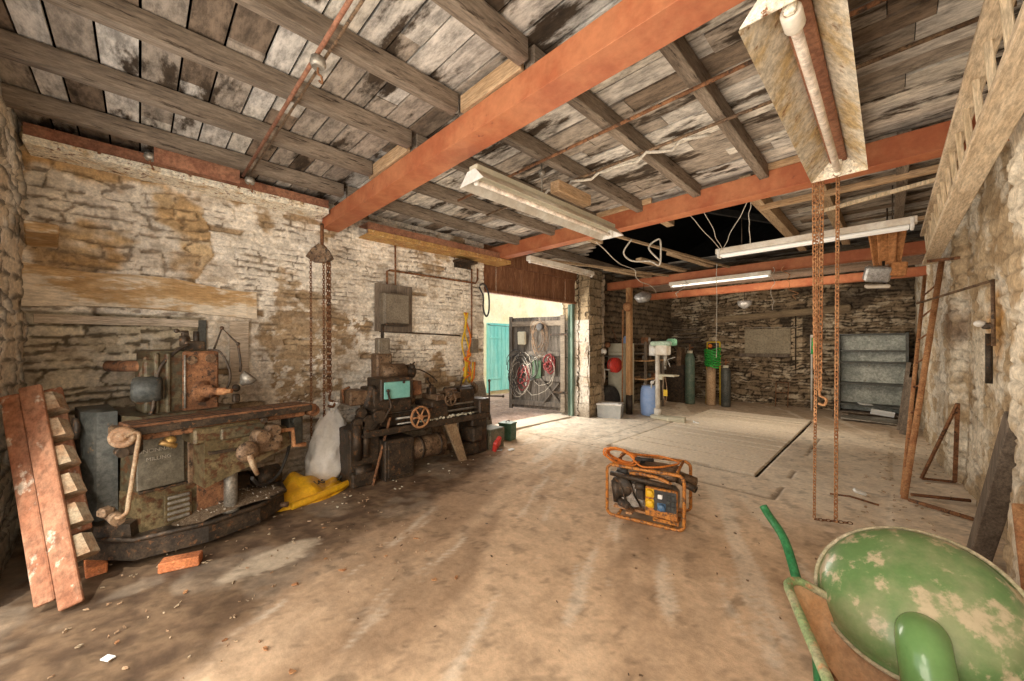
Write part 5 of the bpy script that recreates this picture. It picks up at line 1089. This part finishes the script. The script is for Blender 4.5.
T = thing('hanging_lamp', 'small grey bell lamp hanging in front of the back wall', 'lamp', (-2.12, 8.9, 2.33))
part('shade', MB().lathe([(.13, .1), (.12, .02), (.05, -.04), (.01, -.06)], (0, 0, 0), (0, 0, 1), 18), M_alu, T); part('cord', MB().tube([(0, 0, .08), (0, 0, .3)], .006), M_castdark, T)
def drum():
    T = thing('blue_drum', 'light blue plastic drum on the floor between post and pillar drill', 'drum', (-3.68, 7.88, 0))
    part('body', MB().lathe([(.16, 0), (.185, .02), (.19, .1), (.198, .3), (.19, .5), (.18, .59), (.15, .62), (.14, .62)], (0, 0, 0), (0, 0, 1), 28), M_blue, T)
    part('lid', MB().lathe([(.15, 0), (.165, .005), (.165, .025), (.13, .03)], (0, 0, .61), (0, 0, 1), 28), M_blue, T)
    for s_ in (-1, 1): part('handle', MB().tube(arc([(s_*.10, -.05, .62), (s_*.13, 0, .68), (s_*.10, .05, .62)], 10), .012), M_alu, T)
drum()
def drill():
    T = thing('pillar_drill', 'cream pillar drill with pale green head standing beside the blue drum', 'machine', (-3.30, 7.65, 0))
    P = lambda n, m, mat, lab=None: part(n, m, mat, T, lab)
    P('base', MB().lathe([(.17, 0), (.17, .05), (.13, .07), (.05, .075)], (-.08, 0, 0), (0, 0, 1), 22).box((.10, -.05, .035), (.26, .28, .07), bev=.02), M_cardcream)
    P('column', MB().cyl((-.10, 0, .06), (-.10, 0, 1.35), .048, n=18).cyl((-.10, 0, .06), (-.10, 0, .2), .075, n=18), M_cream)
    P('head', MB().box((.02, -.02, 1.42), (.26, .2, .22), bev=.04, seg=3), M_cream)
    P('belt_cover', MB().box((.0, .0, 1.55), (.44, .26, .10), bev=.045, seg=3), worn('pale_green_enamel', (.36, .46, .34), (.42, .52, .4), scale=6, rough=.4))
    P('motor', MB().cyl((-.20, .02, 1.30), (-.20, .02, 1.53), .09, n=20), M_white); P('green_cowl', MB().lathe([(.04, 0), (.10, .02), (.10, .12), (.06, .15)], (.18, .02, 1.5), (0, 0, 1), 20), worn('green_cowl', (.12, .26, .16), (.16, .32, .2)))
    P('quill', MB().cyl((.07, -.03, 1.1), (.07, -.03, 1.33), .035).cyl((.07, -.03, 1.02), (.07, -.03, 1.1), .022), M_steelgrey)
    P('feed_handle', MB().tube([(.12, -.04, 1.22), (.30, -.12, 1.28)], .010).tube([(.12, -.04, 1.22), (.2, -.1, 1.08)], .010), M_steelgrey)
    P('table', MB().box((.14, -.02, .90), (.32, .26, .03), bev=.008).box((-.02, 0, .86), (.1, .1, .12), bev=.02), M_cardcream)
    P('table_crank', MB().tube([(-.13, -.05, .80), (-.2, -.08, .72), (-.2, -.08, .62)], .014).ball((-.19, -.06, .74), .04), M_white)
    P('belt_loop', MB().tube(arc([(.07, -.06, .9), (.12, -.07, .6), (.09, -.07, .35), (.04, -.07, .6)], 20, True), .008, 6), M_cream_rust)
    P('yellow_tag', MB().box((.1, -.09, .55), (.08, .012, .13), bev=.003), M_rope_y)
drill()
link('stone_block', MB().box((-2.98, 7.55, .045), (.34, .24, .09), (0, 0, .3), .02).jitter(.004), M_cardcream, label='pale flat slab on floor at the foot of pillar drill', cat='slab')
T = thing('wooden_shelves', 'dark wooden shelf rack against the left wall behind timber post', 'shelves', (-4.2, 8.8, 0))
for y_ in (8.35, 9.3): wpart('upright', MB().box((-4.0, y_, .8), (.05, .05, 1.6)).box((-4.45, y_, .8), (.05, .05, 1.6)), M_darkwood, T)
for z_ in (.72, 1.15, 1.32, 1.55): wpart('shelf', MB().box((-4.22, 8.82, z_), (.5, 1.0, .03), bev=.003), M_postwood if z_ < 1.2 else M_darkwood, T)
q = random.Random(21)
for k in range(9):
    z_ = (.735, 1.165, 1.565)[k % 3]; yy = 8.45+.26*(k//3)+q.uniform(-.03, .03); h_ = q.uniform(.08, .15)
    link('tin', MB().lathe([(.045, 0), (.045, h_), (.02, h_+.012)], (-4.05-.03*(k % 2), yy, z_), (0, 0, 1), 12) if k % 2 else MB().box((-4.08, yy, z_+h_/2), (.14, .11, h_), (0, 0, q.uniform(-.3, .3)), .006), [M_castdark, M_steelgrey, M_rust, M_castblue][k % 4], label='old tins and small boxes kept on the dark wooden shelf rack', cat='tin', group='tins and boxes on the dark shelf rack')
T = thing('wall_valves', 'cluster of pale pipes and valves on the wall behind grey crate', 'pipes', (-4.6, 7.3, .8))
wpart('pipe', MB().tube(arc([(-4.55, 7.25, .4), (-4.42, 7.25, .8), (-4.45, 7.22, 1.1), (-4.52, 7.25, 1.25)], 14), .025), M_white, T); wpart('pipe', MB().tube([(-4.60, 7.28, 1.0), (-4.28, 7.25, .98)], .018), M_steelgrey, T)
wpart('valve', MB().ball((-4.42, 7.22, 1.38), .07).ball((-4.5, 7.2, 1.55), .05), M_white, T); wpart('gauge', MB().ball((-4.33, 7.25, 1.52), .06), M_rust, T)
link('car_tyre', MB().lathe([(.15, -.07), (.26, -.08), (.31, -.04), (.31, .04), (.26, .08), (.15, .07)], (-4.44, 7.46, .31), (.95, -.3, .1), 28), M_black, label='black tyre leaning on wall behind the grey crate', cat='tyre')
# cylinders
def gas(c, r_, h_, mat, label, cap=M_cardcream):
    T = thing('gas_cylinder', label, 'gas cylinder', c)
    part('body', MB().lathe([(r_*.9, 0), (r_, .03), (r_, h_*.88), (r_*.75, h_*.96), (r_*.35, h_)], (0, 0, 0), (0, 0, 1), 22), mat, T)
    part('collar', MB().cyl((0, 0, h_*.96), (0, 0, h_+.04), r_*.55, n=16), cap, T); part('valve', MB().cyl((0, 0, h_+.03), (0, 0, h_+.2), .02).box((.03, 0, h_+.12), (.1, .03, .03)), M_rust, T)
gas((-3.66, 10.15, 0), .12, 1.34, M_bottlegreen, 'tall grey-green gas cylinder standing near the back wall')
gas((-3.20, 10.3, 0), .11, 1.0, worn('tan_cylinder', (.34, .21, .11), (.42, .28, .16), (.2, .1, .05), scale=7), 'shorter brown gas cylinder hung with green hose near the back wall', M_rustor)
gas((-2.86, 10.3, 0), .11, .98, M_castblue, 'dark blue-grey gas cylinder half hidden behind the brown one')
q = random.Random(6); pts = []
for i in range(98):
    a = i/14*2*math.pi; pts.append((-3.08+math.cos(a)*.17*(1+q.uniform(-.1, .1)), 10.02+.10*math.sin(a), 1.42-.42*i/97+.035*math.sin(a*2)))
link('hose_coil', MB().tube(pts, .02, 6), M_hosegreen, label='bright green hose coil hanging over the brown gas cylinder', cat='hose')
T = thing('cylinder_trolley', 'rusty cylinder trolley frame holding the brown gas cylinder', 'trolley', (-3.2, 10.5, 0))
wpart('frame', MB().tube([(-3.35, 10.42, 0), (-3.35, 10.5, 1.6)], .016).tube([(-3.02, 10.42, 0), (-3.05, 10.5, 1.6)], .016).tube([(-3.35, 10.5, 1.6), (-3.05, 10.5, 1.6)], .016), M_rope_y, T); wpart('gauge', MB().ball((-3.25, 10.4, 1.5), .05), M_rope_o, T)
T = thing('dark_machine', 'dark rusty machine frame against the corner behind the pillar drill', 'machine', (-4.1, 10.3, 0))
wpart('body', MB().box((-4.15, 10.4, .5), (.7, .5, 1.0), bev=.02), M_castdark, T); wpart('upright', MB().box((-3.95, 10.3, 1.2), (.12, .3, .5), bev=.01), M_castbrown, T); wpart('arm', MB().box((-4.0, 10.2, 1.62), (.9, .12, .07), bev=.01).cyl((-4.2, 10.1, 1.1), (-4.2, 10.1, 1.4), .06), M_castdark, T)
for k in range(5): link('wall_shelf_board', MB().box((-4.1, 11.15, 1.5+.12*k), (.7, .25, .025)), M_darkwood, label='thin dark board stacked on brackets at the back left corner', cat='board', group='thin boards racked in the back left corner')
# back wall fixtures
link('timber_lintel', MB().bar((-3.45, 11.38, 2.22), (-.62, 11.38, 2.36), .16, .12, .02, (0, 1, 0)).jitter(.006), wood('sooty_log', (.16, .11, .065), (.3, .22, .13), 'x'), label='long sooty timber set into the upper part of back wall', cat='lintel')
link('timber_lintel', MB().box((-2.3, 11.42, 1.26), (1.1, .1, .08), bev=.01).jitter(.004), M_darkwood, label='short dark sill under the filled-in opening of the back wall', cat='sill')
pipe([(-1.62, 11.38, 2.3), (-1.62, 11.38, .95)], .014, M_castdark, 'thin dark upright pipe on the back wall right of filled-in opening')
pipe([(-2.7, 11.36, 1.98), (-1.6, 11.36, 1.96)], .006, M_rope_w, 'thin pale wire strung level on the back wall', 'wire', 'wire')
T = thing('sign_pole', 'white pole with small green sign standing near the back wall left of chains', 'sign', (-1.28, 11.1, 0))
wpart('pole', MB().cyl((-1.28, 11.1, .0), (-1.28, 11.1, 1.7), .018), M_white, T); wpart('sign', MB().box((-1.24, 11.08, 1.5), (.09, .015, .38), (0, .05, .5), .003), worn('green_sign', (.02, .4, .1), (.03, .45, .12), bump=0), T); wpart('backing', MB().box((-1.28, 11.1, 1.55), (.05, .012, .42)), M_white, T)
link('plant_support', MB().tube([(-2.0, 11.2, 0), (-2.0, 11.3, .6)], .01).tube([(-1.75, 11.2, 0), (-1.75, 11.3, .6)], .01).tube([(-2.0, 11.3, .6), (-1.75, 11.3, .6)], .01).tube([(-2.0, 11.25, .35), (-1.75, 11.25, .35)], .01), M_rust, label='small wire frame standing at the foot of the back wall', cat='frame')

# steel shelf unit
T = thing('steel_shelves', 'grey-green steel shelf unit with five empty shelves by the right corner', 'shelves', (-.25, 10.7, 0))
x0, x1, y0, y1 = -.76, .24, 10.50, 10.90
wpart('back_panel', MB().box(((x0+x1)/2, y1, .9), (x1-x0, .012, 1.65)), M_shelf, T)
for x in (x0, x1): wpart('side_panel', MB().box((x, (y0+y1)/2, .89), (.02, y1-y0, 1.72)), M_shelf, T); wpart('upright', MB().box((x, y0, .88), (.045, .03, 1.76), bev=.003), M_castblue, T)
for z_ in (.12, .28, .72, 1.16, 1.40, 1.74): wpart('shelf', MB().box(((x0+x1)/2, (y0+y1)/2, z_), (x1-x0, y1-y0, .03), bev=.003), M_castblue if z_ > .2 else M_darkwood, T)
link('paper_sheet', MB().box((-.35, 10.58, .305), (.22, .14, .012), (.1, .1, .3)), M_paper, label='white paper scrap on the lowest full shelf of the steel unit', cat='paper')
link('paper_sheet', MB().box((-.10, 10.44, .17), (.34, .02, .12), (.6, .12, .1)), M_paper, label='crumpled white sheet drooping below the lowest shelf of the steel unit', cat='paper')
link('wood_block', MB().box((-.72, 10.3, .07), (.22, .16, .14), (0, .2, .3), .01), M_darkwood, label='dark wooden block at left foot of the steel shelves', cat='block')
link('shelf_lip', MB().box((-.25, 10.2, .06), (.9, .35, .03), (.12, .03, .05), .004), M_steelgrey, label='loose grey steel shelf lying in front of the steel unit', cat='shelf')

# ---------------------------------------------------------------- litter
q = random.Random(31)
def litter(name, n, region, size, mat, label, cat):
    g = MB()
    for k in range(n):
        x, y_ = region(); z = .004
        L_ = q.uniform(*size); a = q.uniform(0, 3.14); pts = [(L_*math.cos(t)*.7*q.uniform(.4, 1.3), L_*math.sin(t)*.3*q.uniform(.3, 1.4)) for t in [i/5*6.283 for i in range(5)]]
        g.prism([(x+px*math.cos(a)-py*math.sin(a), y_+px*math.sin(a)+py*math.cos(a), z+q.uniform(0, .006)) for px, py in pts], (0, 0, q.uniform(.003, .008)))
    return link(name, g, mat, label=label, cat=cat, kind='stuff')
litter('dry_leaves', 70, lambda: (q.uniform(-3.2, .1), q.uniform(.8, 5.0)), (.006, .026), M_castbrown, 'scattered dark dry leaves and grit over the bare floor', 'litter')
litter('wood_chips', 150, lambda: (q.uniform(-3.9, -2.2), q.uniform(-.3, 1.6)), (.006, .026), M_treadwood, 'pale wood chips scattered on dark earth before the milling machine', 'litter')
litter('orange_flakes', 14, lambda: (q.uniform(-3.4, -1.6), q.uniform(-.1, 1.6)), (.02, .045), M_rustor, 'few orange flakes lying on the near floor', 'litter')
litter('rubble_crumbs', 160, lambda: (q.uniform(-.2, .45), q.uniform(3.2, 9.5)), (.01, .04), M_treadwood, 'rubble crumbs along the foot of the right wall', 'litter')
litter('rubble_crumbs', 60, lambda: (q.uniform(-4.5, -3.6), q.uniform(1.2, 4.0)), (.008, .025), M_cardcream, 'pale crumbs and scraps under and around the lathe', 'litter')
for i, (u, v, l) in enumerate([(860, 493, 'white crumpled paper on the floor right of the hanging chains'), (696, 423, 'white paper scrap on floor beyond the generator')]):
    p = W(u, v, z=.01); link('paper_scrap', MB().box((p.x, p.y, .02), (.11, .05, .03), (.2, .3, .5), .008), M_paper, label=l, cat='paper')
p = W(850, 498, z=.02); link('twig', MB().tube([(p.x-.15, p.y, .02), (p.x, p.y+.02, .03), (p.x+.2, p.y-.03, .02)], .01, 6), M_rust, label='brown twig on floor right of the hanging chains', cat='stick')
p = W(108, 658, z=.01); link('paper_scrap', MB().box((p.x, p.y, .01), (.05, .03, .006), (0, 0, .6)), M_paper, label='tiny white scrap on the floor near bottom left of the picture', cat='paper')
